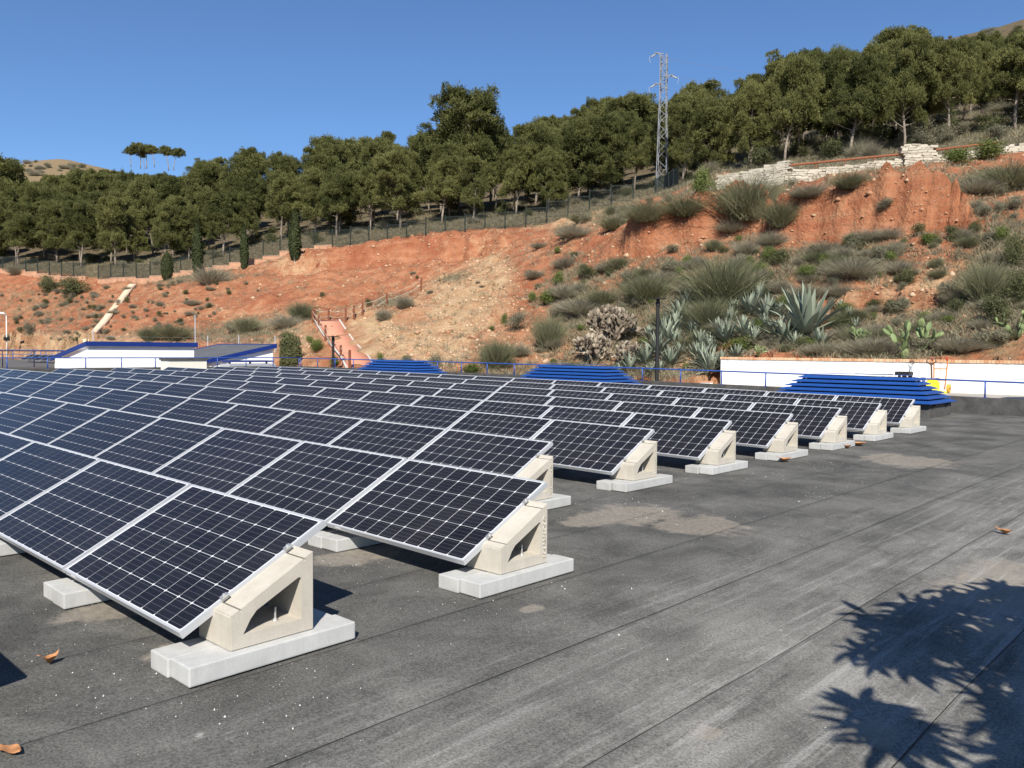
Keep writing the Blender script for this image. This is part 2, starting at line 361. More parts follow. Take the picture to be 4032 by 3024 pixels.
# ------------------------------------------------------------------ the roof, laid with felt strips
RX0, RX1, RY0, RY1 = -36.0, 9.0, -16.0, 23.55
PATCH = [at_roof(u, v) for u, v in [(2480, 2030), (2760, 2070), (2330, 2045), (3600, 1820), (3480, 1800), (3900, 2330), (4010, 2260), (470, 2400), (1420, 2190), (3450, 2900), (3900, 2480), (700, 2560), (2100, 2400), (2790, 2890)]]
PSZ = [(.42, .7), (.42, .5), (.25, .4), (.55, .8), (.3, .7), (.35, .7), (.35, .5), (.2, .4), (.25, .5), (.12, .15), (.15, .2), (.12, .2), (.06, .1), (.06, .08)]
def felt_material():
    b = NB('mineral_felt', 0.92, 0.25)
    P = b.world(); gr = b.noise(P, 240, 2, 0.8); md = b.noise(P, 22, 6, 0.75); lg = b.noise(P, 1.1, 7, 0.66, 0.4)
    st = b.noise(b.world((3.2, 0.35, 1)), 1.6, 6, 0.7); st2 = b.noise(b.world((8, 0.30, 1)), 1.5, 7, 0.75, 0.5)
    g2 = b.noise(P, 70, 4, 0.9); g3 = b.ramp(g2, 0.42, 0.60)
    base = b.mix(b.ramp(md, 0.25, 0.75), (0.019, 0.019, 0.018), (0.060, 0.059, 0.053)); base = b.mix(b.math('MULTIPLY', g3, 0.55), base, (0.155, 0.151, 0.136))
    g = b.n('ShaderNodeNewGeometry'); sx = b.n('ShaderNodeSeparateXYZ'); b.link(g.outputs['Position'], sx.inputs[0])
    walk = b.math('MULTIPLY', b.ramp(sx.outputs['X'], 0.2, 2.5), b.ramp(sx.outputs['Y'], 17.0, 5.0, 0.25, 1))
    dust = b.math('ADD', b.ramp(lg, 0.38, 0.72), b.math('MULTIPLY', walk, b.ramp(st, 0.32, 0.62, 0.05, 1.6)))
    dust = b.math('MULTIPLY', dust, b.ramp(g2, 0.34, 0.66, 0.25, 1.45))
    c = b.mix(b.math('MULTIPLY', dust, 0.46), base, (0.30, 0.290, 0.262))
    wet = b.ramp(b.noise(P, 1.3, 7, 0.68, 0.6), 0.52, 0.64, 0, 0.5)
    c = b.mix(b.math('MULTIPLY', wet, b.ramp(g2, .3, .7, 1, .5)), c, (0.030, 0.030, 0.029))
    tot = None
    wob = b.noise(P, 3.0, 6, 0.7)
    for (x, y, z), (rx, ry) in zip(PATCH, PSZ):                    # puddles of dried silt
        mp = b.n('ShaderNodeMapping'); b.link(g.outputs['Position'], mp.inputs[0])
        mp.inputs['Location'].default_value = (-x/rx, -y/ry, 0); mp.inputs['Scale'].default_value = (1/rx, 1/ry, 0)
        ln = b.n('ShaderNodeVectorMath', operation='LENGTH'); b.link(mp.outputs[0], ln.inputs[0])
        f = b.ramp(b.math('ADD', ln.outputs['Value'], b.ramp(wob, 0.2, 0.8, -0.7, 0.7)), 0.75, 1.05, 1, 0)
        tot = f if tot is None else b.math('MAXIMUM', tot, f)
    c = b.mix(b.math('MULTIPLY', tot, b.ramp(md, 0.25, 0.75, 0.15, 0.9)), c, (0.31, 0.27, 0.215))
    scr = b.math('MULTIPLY', b.ramp(st2, 0.53, 0.63), b.math('MULTIPLY', b.ramp(sx.outputs['X'], 0.4, 2.2), b.ramp(g2, .3, .7, .3, 1.2)))
    c = b.mix(b.math('MULTIPLY', scr, 0.52), c, (0.44, 0.43, 0.40))
    spl = b.math('MULTIPLY', b.ramp(b.noise(b.world((1, .6, 1)), 1.9, 8, 0.75), 0.655, 0.70), b.ramp(b.noise(P, 11.0, 4, 0.8), 0.42, 0.6))
    c = b.mix(b.math('MULTIPLY', spl, 0.5), c, (0.56, 0.54, 0.50)); b.color(c)
    b.bump(b.math('ADD', gr, b.math('MULTIPLY', md, 1.5)), 0.55, 0.006); return b.mat
FELT = felt_material(); BITU = simple('bitumen', (0.024, 0.023, 0.022), 0.8)
body = MB(); NX = 45
for i in range(NX):
    xa, xb = RX0+(RX1-RX0)*i/NX, RX0+(RX1-RX0)*(i+1)/NX
    za, zb = zr(xa)-0.02, zr(xb)-0.02
    body.add([(xa, RY0, -6), (xb, RY0, -6), (xb, RY1, -6), (xa, RY1, -6), (xa, RY0, za), (xb, RY0, zb), (xb, RY1, zb), (xa, RY1, za)],
             [(0, 3, 2, 1), (4, 5, 6, 7), (0, 1, 5, 4), (2, 3, 7, 6), (0, 4, 7, 3), (1, 2, 6, 5)])
roof = body.build('roof', FELT); tag(roof, kind='structure')
x = 0.27 - 0.9*41
NYS = 90
while x < RX1:                                                       # each strip laps 6 cm over its left neighbour
    x0, x1 = max(x, RX0), min(x+0.96, RX1)
    if x1 > x0+0.02:
        ys = np.linspace(RY0, RY1, NYS); wob = (fbm(ys*0.7, ys*0+x, 4, 5))*0.035
        V = []; xs = [x0, x0+0.012, x0+0.075, (x0+x1)/2, x1]
        for k, xx in enumerate(xs):
            lift = (0.0015, 0.0075, 0.005, 0.003, 0.002)[k]
            wv = wob if (k < 2 and x > RX0) else wob*0
            bub = fbm(ys*2.2, ys*0+xx*3, 3, 11)*(0.004 if k < 3 else 0.006)
            V.append(np.stack([xx+wv, ys, zr(xx)+lift+bub+0.003], 1))
        V = np.stack(V, 0); id_ = np.arange(len(xs)*NYS).reshape(len(xs), NYS)
        F = np.stack([id_[:-1, :-1], id_[1:, :-1], id_[1:, 1:], id_[:-1, 1:]], -1).reshape(-1, 4)
        obj('felt_strip', np_mesh('felt_strip', V.reshape(-1, 3), F, True, FELT), roof)
        if x > RX0:
            yb = np.linspace(RY0, RY1, 400); wb_ = np.interp(yb, ys, wob); wd_ = .002+.004*np.clip(fbm(yb*3, yb*0+x, 4, 8)+.45, 0, 1)
            VB = np.concatenate([np.stack([x0+wb_-wd_, yb, zr(x0)+.0085+0*yb], 1), np.stack([x0+wb_+.003, yb, zr(x0)+.0105+0*yb], 1)])
            FB = np.stack([np.arange(399), np.arange(400, 799), np.arange(401, 800), np.arange(1, 400)], 1); obj('bitumen_seam', np_mesh('bitumen_seam', VB, FB, True, BITU), roof)
    x += 0.9

# parapet along the back edge and the west edge, with railings on it
PARA = NB('parapet_felt', 0.9, 0.2); _n = PARA.noise(PARA.world(), 3.0, 7, 0.7); _v = PARA.noise(PARA.world((4, 4, 0.6)), 1.5, 5, 0.7)
PARA.color(PARA.mix(PARA.ramp(_n, 0.3, 0.7), (0.042, 0.041, 0.039), (0.105, 0.102, 0.096)) if True else None)
PARA.bump(PARA.noise(PARA.world(), 120, 3, 0.7), 0.4, 0.006); PARA = PARA.mat
def parapet(name, a, b, thick, h, label):
    pb = MB(); n = 24; d = Vector((b[0]-a[0], b[1]-a[1], 0)).normalized(); nn = Vector((-d.y, d.x, 0))*thick
    for i in range(n):
        p = Vector(a).lerp(Vector(b), i/n); q = Vector(a).lerp(Vector(b), (i+1)/n)
        za, zb = zr(p.x), zr(q.x)
        vs = []
        for (s, zz) in ((p, -0.3), (q, -0.3), (q, None), (p, None)):
            for off in (Vector((0, 0, 0)), nn):
                e = s+off; z = (zr(s.x)+h) if zz is None else zz; vs.append((e.x, e.y, z))
        pb.add(vs, [(0, 2, 4, 6), (1, 7, 5, 3), (6, 4, 5, 7), (0, 1, 3, 2)] + ([(0, 6, 7, 1)] if i == 0 else []) + ([(2, 3, 5, 4)] if i == n-1 else []))
    o = pb.build(name, PARA); tag(o, label, 'wall'); return o
parapet('parapet', (RX0, 23.56, 0), (RX1, 23.56, 0), 0.40, 0.45, 'low dark felt-covered parapet along the back edge of the roof')
parapet('parapet', (RX0, RY0, 0), (RX0, 23.555, 0), 0.35, 0.47, 'low dark felt-covered parapet along the left edge of the roof')
BLUE = simple('blue_paint', (0.014, 0.068, 0.27), 0.42, 0.5, var=0.10, vscale=5)
BLUER = simple('rail_blue', (0.025, 0.075, 0.30), 0.45, 0.5, var=0.15, vscale=3)
CREAMW = simple('flashing', (0.70, 0.66, 0.56), 0.8)
def railing(label, pts, ztop, zbase, step, rad=0.024, mat=BLUER, second=None):
    r = empty('railing', (pts[0][0], pts[0][1], zbase(pts[0][0]))); L = Vector(r.location)
    tp = [Vector((p[0], p[1], ztop(p[0]))) for p in pts]; fine = []
    for a, b in zip(tp[:-1], tp[1:]):
        n = max(1, int((b-a).length/1.6))
        for i in range(n):
            q = a.lerp(b, i/n); q.z = ztop(q.x); fine.append(q-L)
    fine.append(tp[-1]-L)
    MB().tube(fine, rad, 8).build('top_rail', mat, r, smooth=True)
    if second:
        MB().tube([q-Vector((0, 0, second)) for q in fine], rad*0.8, 8).build('lower_rail', mat, r, smooth=True)
    for a, b in zip(tp[:-1], tp[1:]):
        n = int((b-a).length/step+0.01)
        d = (b-a).normalized()
        for i in range(n+1):
            q = a + d*(i*step)
            pm = MB().tube([(q.x-L.x, q.y-L.y, zbase(q.x)-L.z-0.005), (q.x-L.x, q.y-L.y, ztop(q.x)-L.z)], rad, 8)
            po = pm.build('post', mat, r, smooth=True)
            MB().box(q.x-L.x-.06, q.x-L.x+.06, q.y-L.y-.06, q.y-L.y+.06, zbase(q.x)-L.z-.004, zbase(q.x)-L.z+.01).build('foot_plate', mat, po)
    tag(r, label, 'railing'); return r
railing('blue tube railing standing on the back parapet behind the skylights', [(6.03, 23.76), (-36.17, 23.76)], lambda x: zr(x)+0.905, lambda x: zr(x)+0.452, 1.615)
railing('blue tube railing on the left parapet in front of the white penthouse', [(-36.17, 23.76), (-36.17, -14)], lambda x: zr(x)+0.935, lambda x: zr(x)+0.472, 1.6)

# ------------------------------------------------------------------ solar panels
TILT = R(27.76); PW, PD, PITCHX = 1.655, 0.99, 1.6802; HB = 0.2148
ROWY = [0.0, 2.0425, 4.0482, 6.0939, 8.0569, 10.082, 12.0666, 14.1129, 16.1691]
ROWX = [0.0, -0.0315, -1.6792, -1.7346, -1.7185, -1.7256, -1.7262, -1.7535, -1.7781]
ALU = simple('aluminium_frame', (0.50, 0.51, 0.52), 0.4, 0.5, metal=0.3)
BACK = simple('white_backsheet', (0.60, 0.61, 0.63), 0.4, 0.4); BACK.node_tree.nodes['Principled BSDF'].inputs['Coat Weight'].default_value = 0.6
def cell_material():
    b = NB('silicon_cell', 0.5, 0.1)
    uv = b.n('ShaderNodeUVMap'); s = b.n('ShaderNodeSeparateXYZ'); b.link(uv.outputs[0], s.inputs[0])
    fr = b.math('FRACT', b.math('MULTIPLY', s.outputs['Y'], 4.0)); ln = b.ramp(b.math('ABSOLUTE', b.math('SUBTRACT', fr, 0.5)), 0.018, 0.03, 1, 0)
    oi = b.n('ShaderNodeObjectInfo'); base = b.mix(oi.outputs['Random'], (0.0050, 0.0050, 0.0085), (0.0080, 0.0080, 0.0125))
    dust = b.ramp(b.noise(b.world(), 1.3, 5, 0.7), 0.3, 0.8, 0.002, 0.03)
    base = b.mix(dust, base, (0.5, 0.47, 0.4))
    b.color(b.mix(b.math('MULTIPLY', ln, 0.45), base, (0.16, 0.16, 0.18)))
    b.p.inputs['Coat Weight'].default_value = 0.7; b.p.inputs['Coat Roughness'].default_value = 0.1; b.p.inputs['Coat IOR'].default_value = 1.17
    return b.mat
CELL = cell_material()
CX, CY, CS, CH = 0.1600, 0.1588, 0.1553, 0.0095
def cell_poly(cx, cy, z):
    h = CS/2; k = CH
    return [(cx+a, cy+b, z) for a, b in ((-h+k, -h), (h-k, -h), (h, -h+k), (h, h-k), (h-k, h), (-h+k, h), (-h, h-k), (-h, -h+k))]
def cells_mesh(centres, name):
    me = bpy.data.meshes.new(name); V = []; Fc = []
    for cx, cy in centres:
        o = len(V); V += cell_poly(cx, cy, 0.0); Fc.append(tuple(range(o, o+8)))
    me.from_pydata(V, [], Fc); uv = me.uv_layers.new(name='UVMap')
    for p in me.polygons:
        c = p.center
        for li in p.loop_indices:
            q = me.vertices[me.loops[li].vertex_index].co; uv.data[li].uv = ((q.x-c.x)/CS+0.5, (q.y-c.y)/CS+0.5)
    me.materials.append(CELL); me.update(); return me
CENT = [(-PW/2+(i-4.5)*CX, PD/2+(j-2.5)*CY) for i in range(10) for j in range(6)]
M_CELL = cells_mesh([(0, 0)], 'solar_cell'); M_CELLS = cells_mesh(CENT, 'solar_cells')
fw, fh = 0.013, 0.040
fb = MB().box(-PW, 0, 0, fw, -fh, 0).box(-PW, 0, PD-fw, PD, -fh, 0).box(-PW, -PW+fw, fw, PD-fw, -fh, 0).box(-fw, 0, fw, PD-fw, -fh, 0)
fb.box(-PW+fw, -fw, fw, fw+0.02, -fh, -fh+0.003).box(-PW+fw, -fw, PD-fw-0.02, PD-fw, -fh, -fh+0.003)
M_FRAME = fb.mesh('frame', ALU)
M_BACK = MB().box(-PW+fw, -fw, fw, PD-fw, -0.010, -0.004).mesh('backsheet', BACK)
M_LABEL = MB().box(-PW+0.12, -PW+0.19, -0.0015, 0.0, -0.028, -0.012).mesh('rating_label', simple('paper_label', (0.75, 0.75, 0.75), 0.6))
def panel(x, y, label, split, group=None, z=None):
    slope = -0.0138-0.0004*(x-PW/2)
    e = empty('solar_panel', (x, y, (zr(x) if z is None else z)+HB))
    e.rotation_euler = (TILT+random.uniform(-.003, .003), (-math.atan(slope) if z is None else 0)+random.uniform(-.0012, .0012), 0)
    e.rotation_mode = 'XYZ'
    obj('frame', M_FRAME, e); obj('backsheet', M_BACK, e)
    if split:
        obj('rating_label', M_LABEL, e)
        for cx, cy in CENT: obj('solar_cell', M_CELL, e, (cx, cy, -0.0028))
    else:
        c = obj('solar_cells', M_CELLS, e, (0, 0, -0.0028)); c['kind'] = 'stuff'
    tag(e, label, 'solar panel', group); return e
panel_rows = []
for n, (yy, xx) in enumerate(zip(ROWY, ROWX)):
    k = 0
    while True:
        xr = xx - k*PITCHX
        pu_, pv_, pd_ = project((xr, yy+.87, 0.68))
        if (n >= 4 and k >= 16) or (pu_ < -120 or pd_ < 0.5): break
        lab = ('rightmost' if k == 0 else NTH[k]+' from right') + f' dark solar panel in the {ORD[n]} row of the array'
        panel(xr-0.002, yy, lab, project((xr-0.8, yy+.4, .4))[2] < 8.6)
        k += 1
    panel_rows.append(k)
for k in range(3):
    panel(0.02-k*PITCHX, -2.02, f'{["rightmost","second from right","third from right"][k]} solar panel of the row before the front row', False)

# ------------------------------------------------------------------ concrete wedge supports on pairs of kerb blocks
def concrete(name, a, bcol, sc=1.0):
    b = NB(name, 0.95, 0.15); P = b.world()
    l = b.noise(P, 5*sc, 6, 0.65); f = b.noise(P, 140*sc, 3, 0.75); pit = b.ramp(b.voro(P, 70*sc), 0.05, 0.2)
    st = b.ramp(b.noise(b.world((9, 9, 1.2)), 1.5, 5, 0.7), 0.45, 0.75)
    oi = b.n('ShaderNodeObjectInfo'); c = b.mix(b.math('ADD', b.math('MULTIPLY', b.ramp(l, 0.3, 0.7), .6), b.math('MULTIPLY', oi.outputs['Random'], .4)), tuple(q*.92 for q in a), bcol); c = b.mix(b.math('MULTIPLY', st, 0.3), c, tuple(q*0.72 for q in a))
    c = b.mix(b.ramp(f, 0.35, 0.6, 0.22, 0), c, tuple(q*0.55 for q in a)); b.color(c)
    b.bump(b.math('ADD', f, b.math('MULTIPLY', pit, 0.5)), 0.5, 0.004); return b.mat
CREAM = concrete('cream_concrete', (0.46, 0.42, 0.35), (0.56, 0.52, 0.445))
GREYC = concrete('grey_concrete', (0.40, 0.40, 0.38), (0.53, 0.53, 0.51))
STEEL = simple('zinc_steel', (0.60, 0.60, 0.58), 0.4, 0.5, metal=0.7)
def notch(p, q, t, w=0.010, d=0.014):
    p, q = Vector(p), Vector(q); dd = (q-p).normalized(); nn = Vector((dd.y, -dd.x)); c = p.lerp(q, t)
    nn = nn if nn.y < 0 else -nn
    return [tuple(c-dd*w/2), tuple(c-dd*w/2+nn*d), tuple(c+dd*w/2+nn*d), tuple(c+dd*w/2)]
A_, B_, C_ = (0.184, 0.287), (0.250, 0.316), (0.689, 0.546)
OUT = [(0.184, 0.100), A_] + notch(A_, B_, 0.86) + [B_] + notch(B_, C_, 0.855) + [C_, (0.689, 0.100)]
HOLE = [(0.258, 0.176), (0.275, 0.205), (0.300, 0.248), (0.336, 0.288), (0.590, 0.414), (0.604, 0.412), (0.610, 0.398), (0.610, 0.178)]
def wedge_mesh():
    poly = [[Vector((a, b, 0)) for a, b in OUT], [Vector((a, b, 0)) for a, b in HOLE]]
    tris = tessellate_polygon(poly); pts = OUT+HOLE; n = len(pts); no = len(OUT)
    X0, X1 = -0.165, 0.180; vs = [(X0, a, b) for a, b in pts] + [(X1, a, b) for a, b in pts]
    fs = [tuple(t) for t in tris] + [tuple(i+n for i in reversed(t)) for t in tris]
    for i in range(no): j = (i+1) % no; fs.append((i, j, j+n, i+n))
    for i in range(len(HOLE)): a, b = no+i, no+(i+1) % len(HOLE); fs.append((a, a+n, b+n, b))
    me = bpy.data.meshes.new('wedge_block'); me.from_pydata(vs, [], fs)
    bm = bmesh.new(); bm.from_mesh(me); bmesh.ops.recalc_face_normals(bm, faces=bm.faces)
    bmesh.ops.dissolve_limit(bm, angle_limit=0.02, verts=bm.verts, edges=bm.edges)
    keep = {(round(a, 4), round(b, 4)) for a, b in ((0.184, 0.1), A_, C_, (0.689, 0.1))}
    es = []
    for e in bm.edges:
        if len(e.link_faces) == 2 and e.calc_face_angle(0) > 0.35:
            k = [(round(v.co.y, 4), round(v.co.z, 4)) in keep for v in e.verts]
            if all(k): es.append(e)
    bmesh.ops.bevel(bm, geom=es, offset=0.007, segments=2, affect='EDGES', clamp_overlap=True)
    bmesh.ops.triangulate(bm, faces=[f for f in bm.faces if len(f.verts) > 4])
    bm.to_mesh(me); bm.free(); me.materials.append(CREAM); return me
M_WEDGE = wedge_mesh()
# the cast-in maker's mark
tc = bpy.data.curves.new('cast_lettering', 'FONT'); tc.body = 'SOLARBLOC\u00ae'; tc.size = 0.049; tc.extrude = 0.004; tc.space_character = 1.03
tco = bpy.data.objects.new('cast_lettering', tc); COL.objects.link(tco)
bpy.context.view_layer.update(); M_TEXT = bpy.data.meshes.new_from_object(tco); bpy.data.objects.remove(tco)
M_TEXT.name = 'cast_lettering'; M_TEXT.materials.clear(); M_TEXT.materials.append(CREAM)
M_TEXT.transform(Matrix(((0, 0, 1, 0.1822), (0, -1, 0, 0.0), (1, 0, 0, 0.0), (0, 0, 0, 1))) @ Matrix.Scale(1, 4))
bbx = [v.co for v in M_TEXT.vertices]; zl = max(v.z for v in bbx)-min(v.z for v in bbx); sc_ = 0.305/zl
M_TEXT.transform(Matrix.Translation((0, 0.662, 0.145)) @ Matrix.Diagonal((1, 0.85, sc_, 1)))
cm = MB().box(-0.004, 0.030, -0.022, 0.022, -0.004, 0.004).box(-0.004, 0.004, -0.022, 0.022, -0.030, 0.0).tube([(0.016, 0, -0.02), (0.016, 0, 0.016)], 0.006, 8).tube([(0.016, 0, 0.004), (0.016, 0, 0.011)], 0.011, 6)
M_CLAMP = cm.mesh('panel_clamp', STEEL)
M_ROD = MB().tube([(0.02, 0.007, 0.004), (0.172, 0.007, 0.003)], 0.0035, 6).mesh('anchor_rod', simple('dark_steel', (0.20, 0.18, 0.15), 0.6, metal=0.4))
M_BOLT = MB().tube([(0, 0, 0), (0, 0, 0.075)], 0.006, 8).tube([(0, 0, 0), (0, 0, 0.012)], 0.013, 6).tube([(0, 0, 0.0), (0, 0, 0.003)], 0.02, 10).mesh('anchor_bolt', STEEL)
def kerb_mesh():
    me = MB().box(0, 0.2, 0, 0.995, 0, 0.0995).mesh('kerb_block', GREYC, bevel=0.008, seg=2)
    return me
M_KERB = kerb_mesh()
def pt_on(t0, t1, t): return t0[0]+(t1[0]-t0[0])*t, t0[1]+(t1[1]-t0[1])*t
def support(x, y, z, where, detail, text=True):
    for j, side in ((0, 'outer'), (1, 'inner')):
        jx, jy, ja = random.uniform(-.003, .003), random.uniform(-.018, .018), random.uniform(-.006, .006)
        kb = obj('kerb_block', M_KERB, None, (x+0.038-j*0.2075+jx, y-0.064+jy, z+0.012-j*.004)); kb.rotation_euler = (0, 0, ja)
        tag(kb, f'{("right" if j == 0 else "left")}-hand pale kerb block under {where}', 'kerb')
    w_ = empty('wedge_support', (x, y, z+0.011))
    obj('wedge_block', M_WEDGE, w_)
    if text: obj('cast_lettering', M_TEXT, w_)
    if detail:
        for (p, q, t) in ((A_, B_, 0.86), (B_, C_, 0.855)):
            a, b = pt_on(p, q, t)
            c = obj('panel_clamp', M_CLAMP, w_, (0.001, a, b+0.038)); c.rotation_euler = (TILT, 0, 0)
            obj('anchor_rod', M_ROD, w_, (0, a-0.007, b-0.010))
        obj('anchor_bolt', M_BOLT, w_, (0.10, 0.493, 0.178))
    tag(w_, f'cream concrete wedge support with triangular hole under {where}', 'support')
for n, (yy, xx) in enumerate(zip(ROWY, ROWX)):
    lim = panel_rows[n] if n == 0 else (4 if n == 1 else 2)
    for k in range(lim):
        xr = xx-k*PITCHX+(0.008 if k else 0)
        wh = (f'the right end of the {ORD[n]} panel row' if k == 0 else f'panel joint {["","one","two","three","four","five","six"][k]} of the {ORD[n]} row')
        support(xr, yy, zr(xr), wh, k == 0, text=(k == 0 and n >= 1))
support(0.02, -2.02, zr(0), 'the right end of the row before that', False, False)

# ------------------------------------------------------------------ blue louvred skylights
DARKIN = simple('dark_inside', (0.01, 0.011, 0.014), 0.9)
def skylight(cx, label):
    cy, z0 = 21.48, zr(cx); e = empty('louvred_skylight', (cx, cy, z0)); hx, hy = 2.1, 0.92
    MB().box(-hx, hx, -hy, hy, -0.05, 0.36).build('curb', PARA, e, bevel=0.015)
    inn = MB(); inn.box(-1.25, 1.25, -0.18, 0.18, 0.30, 0.98)
    for sx in (-1, 1):
        for sy in (-1, 1): inn.bar((sx*2.0, sy*0.82, 0.34), (sx*1.35, sy*0.22, 0.98), 0.05)
    for t in (-0.7, 0, 0.7):
        for sy in (-1, 1): inn.bar((t, sy*0.82, 0.34), (t*0.8, sy*0.2, 0.98), 0.04)
    inn.build('inner_frame', simple('frame_blue', (0.012, 0.04, 0.17), 0.5), e)
    MB().add([(-1.95, -.78, .36), (1.95, -.78, .36), (1.95, .78, .36), (-1.95, .78, .36), (-1.3, -.15, .99), (1.3, -.15, .99), (1.3, .15, .99), (-1.3, .15, .99)],
             [(3, 2, 1, 0), (4, 5, 6, 7), (0, 1, 5, 4), (1, 2, 6, 5), (2, 3, 7, 6), (3, 0, 4, 7)]).build('shade_core', DARKIN, e)  # near-black core stands in for the shade seen between the louvres
    for i in range(6):
        ox, oy = 2.20-0.122*i, 1.06-0.125*i; zt = 0.37+0.112*i
        run, rise, th = 0.15, 0.052, 0.005
        ix, iy = ox-run, max(oy-run, 0.02); mb = MB()
        o = [(-ox, -oy), (ox, -oy), (ox, oy), (-ox, oy)]; n_ = [(-ix, -iy), (ix, -iy), (ix, iy), (-ix, iy)]
        for k in range(4):
            a, b = o[k], o[(k+1) % 4]; c, d = n_[(k+1) % 4], n_[k]
            vs = [(a[0], a[1], zt), (b[0], b[1], zt), (c[0], c[1], zt+rise), (d[0], d[1], zt+rise)]
            vs += [(p[0], p[1], p[2]-th) for p in vs]
            mb.add(vs, [(0, 1, 2, 3), (7, 6, 5, 4), (0, 4, 5, 1), (2, 6, 7, 3)])
            mb.add([(a[0], a[1], zt-0.02), (b[0], b[1], zt-0.02), (b[0], b[1], zt-0.003), (a[0], a[1], zt-0.003)], [(0, 1, 2, 3)])
        mb.build('louvre', BLUE, e)
    MB().box(-1.34, 1.34, -0.13, 0.13, 1.035, 1.045).build('top_plate', BLUE, e)
    for k, (yy) in enumerate((-0.75, 0.35)):
        ck = MB().bar((2.17, yy, 0.36), (2.12, yy, 0.24), 0.025, 0.03).bar((2.17, yy+.13, 0.36), (2.12, yy+.13, 0.24), 0.025, 0.03)
        ck.build('hinge_bracket', DARKIN, e)
    tag(e, label, 'skylight'); return e
skylight(-4.62, 'largest blue louvred skylight hood beside the right end of the ninth row')
skylight(-14.65, 'middle blue louvred skylight hood behind the panels near the black lamp post')
skylight(-24.6, 'smallest-looking blue louvred skylight hood near the pink path')

# ------------------------------------------------------------------ yard, white wall with brick coping
WHITE = NB('white_render', 0.85, 0.2); _n = WHITE.noise(WHITE.world(), 1.2, 6, 0.7); _f = WHITE.noise(WHITE.world((2, 2, 0.4)), 1.0, 6, 0.7)
WHITE.color(WHITE.mix(WHITE.ramp(_f, 0.5, 0.8, 0, 0.35), (0.82, 0.82, 0.80), (0.62, 0.60, 0.55))); WHITE.bump(WHITE.noise(WHITE.world(), 40, 3), 0.15, 0.005); WHITE = WHITE.mat
PAVE = simple('yard_concrete', (0.36, 0.33, 0.29), 0.9, 0.2, var=0.2, vscale=1.5, bump=0.2, bscale=50)
yd = MB().box(-14.4, 12, 23.98, 30.4, -0.5, 0.30).build('yard_pavement', PAVE); tag(yd, kind='structure')
wl = empty('white_wall', (-1, 30.5, 0.3))
MB().box(-12.85, 12, -0.10, 0.20, -0.6, 1.06).build('wall_face', WHITE, wl)
bk = MB(); xx = -12.87
BRK = NB('coping_brick', 0.9, 0.2); _a = BRK.attr('tint').outputs['Fac']
BRK.color(BRK.mix(_a, (0.50, 0.24, 0.12), (0.66, 0.45, 0.28))); BRK = BRK.mat
tint = []
while xx < 12:
    wbr = 0.105; z = random.uniform(-.006, .006); bk.box(xx, xx+wbr, -0.135+z, 0.23, 1.062, 1.165+z); tint += [random.random()**0.7]*8; xx += wbr+0.012
me = bk.mesh('coping_bricks', BRK); fattr(me, 'tint', tint); cb = obj('coping_bricks', me, wl); cb['kind'] = 'stuff'
MB().box(-12.86, 12, -0.115, 0.21, 1.055, 1.10).build('mortar_bed', simple('mortar', (0.45, 0.36, 0.27), 0.95), wl)
tag(wl, 'white rendered retaining wall topped with a row of bricks', 'wall')
lc = empty('low_kerb_wall', (-17, 30.0, 0.2)); MB().box(-5, 2.95, -.1, .1, -.5, 0.16).build('wall_face', WHITE, lc)
MB().box(-5.02, 2.96, -.12, .12, .162, .22).build('brick_cap', simple('cap_brick', (0.52, 0.26, 0.15), .9, var=.25, vscale=9), lc)
tag(lc, 'low brick-capped edging running left from the white wall', 'wall')

# hand truck and pallet truck by the white wall
ORANGE = simple('orange_paint', (0.62, 0.22, 0.05), 0.5); YEL = simple('yellow_paint', (0.72, 0.66, 0.02), 0.5); YELW = simple('wheel_amber', (0.62, 0.34, 0.04), 0.6)
REDG = simple('red_grip', (0.45, 0.03, 0.02), 0.5); BLK = simple('black_rubber', (0.012, 0.012, 0.012), 0.6); BRN = simple('brown_steel', (0.10, 0.055, 0.03), 0.5)
p0 = at_y(3690, 1540, 29.6); ht = empty('hand_truck', (p0[0], 29.75, 0.30))
for sx in (-1, 1):
    fr = MB().tube([(sx*.18, .06, .12), (sx*.2, .12, .6), (sx*.22, .16, 1.05), (sx*.24, .05, 1.16)], .022, 8).build('side_rail', ORANGE, ht, smooth=True)
    MB().tube([(sx*.24, .05, 1.15), (sx*.245, -.05, 1.22)], .034, 8).build('grip', REDG, ht, smooth=True)
    w_ = MB().tube([(sx*.25, .14, .16), (sx*.33, .14, .16)], .155, 20).build('wheel', YELW, ht)
    MB().tube([(sx*.245, .14, .16), (sx*.335, .14, .16)], .05, 12).build('hub', BLK, w_)
for z in (.45, .85): MB().tube([(-.2, .1+z*.06, z), (.2, .1+z*.06, z)], .018, 8).build('cross_bar', ORANGE, ht)
MB().tube([(.0, .07, .2), (.0, .15, .85)], .010, 8).build('centre_bar', ORANGE, ht); MB().box(-.2, .2, -.16, .06, .0, .012).build('toe_plate', YEL, ht)
tag(ht, 'orange two-wheeled hand truck with red grips against the white wall', 'hand truck')
pj_ = empty('pallet_truck', (p0[0]-0.07, 29.25, 0.30), R(28))
for sx in (-1, 1): MB().box(sx*.19-.075, sx*.19+.075, -1.0, 0, .05, .11).build('fork', YEL, pj_, bevel=.01)
MB().prism([(-.22, 0), (.22, 0), (.22, .28), (.12, .42), (-.12, .42), (-.22, .28)], -.05, .12, Matrix.Rotation(R(90), 4, 'X') @ Matrix.Translation((0, .06, 0))).build('pump_housing', YEL, pj_, fixn=True)
MB().tube([(0, .05, .3), (0, .2, 1.05)], .03, 8).build('tiller', BRN, pj_)
MB().tube([(0, .2, .98), (-.15, .21, 1.1), (-.12, .22, 1.2), (.12, .22, 1.2), (.15, .21, 1.1), (0, .2, .98)], .022, 8).build('handle_loop', BRN, pj_, smooth=True)
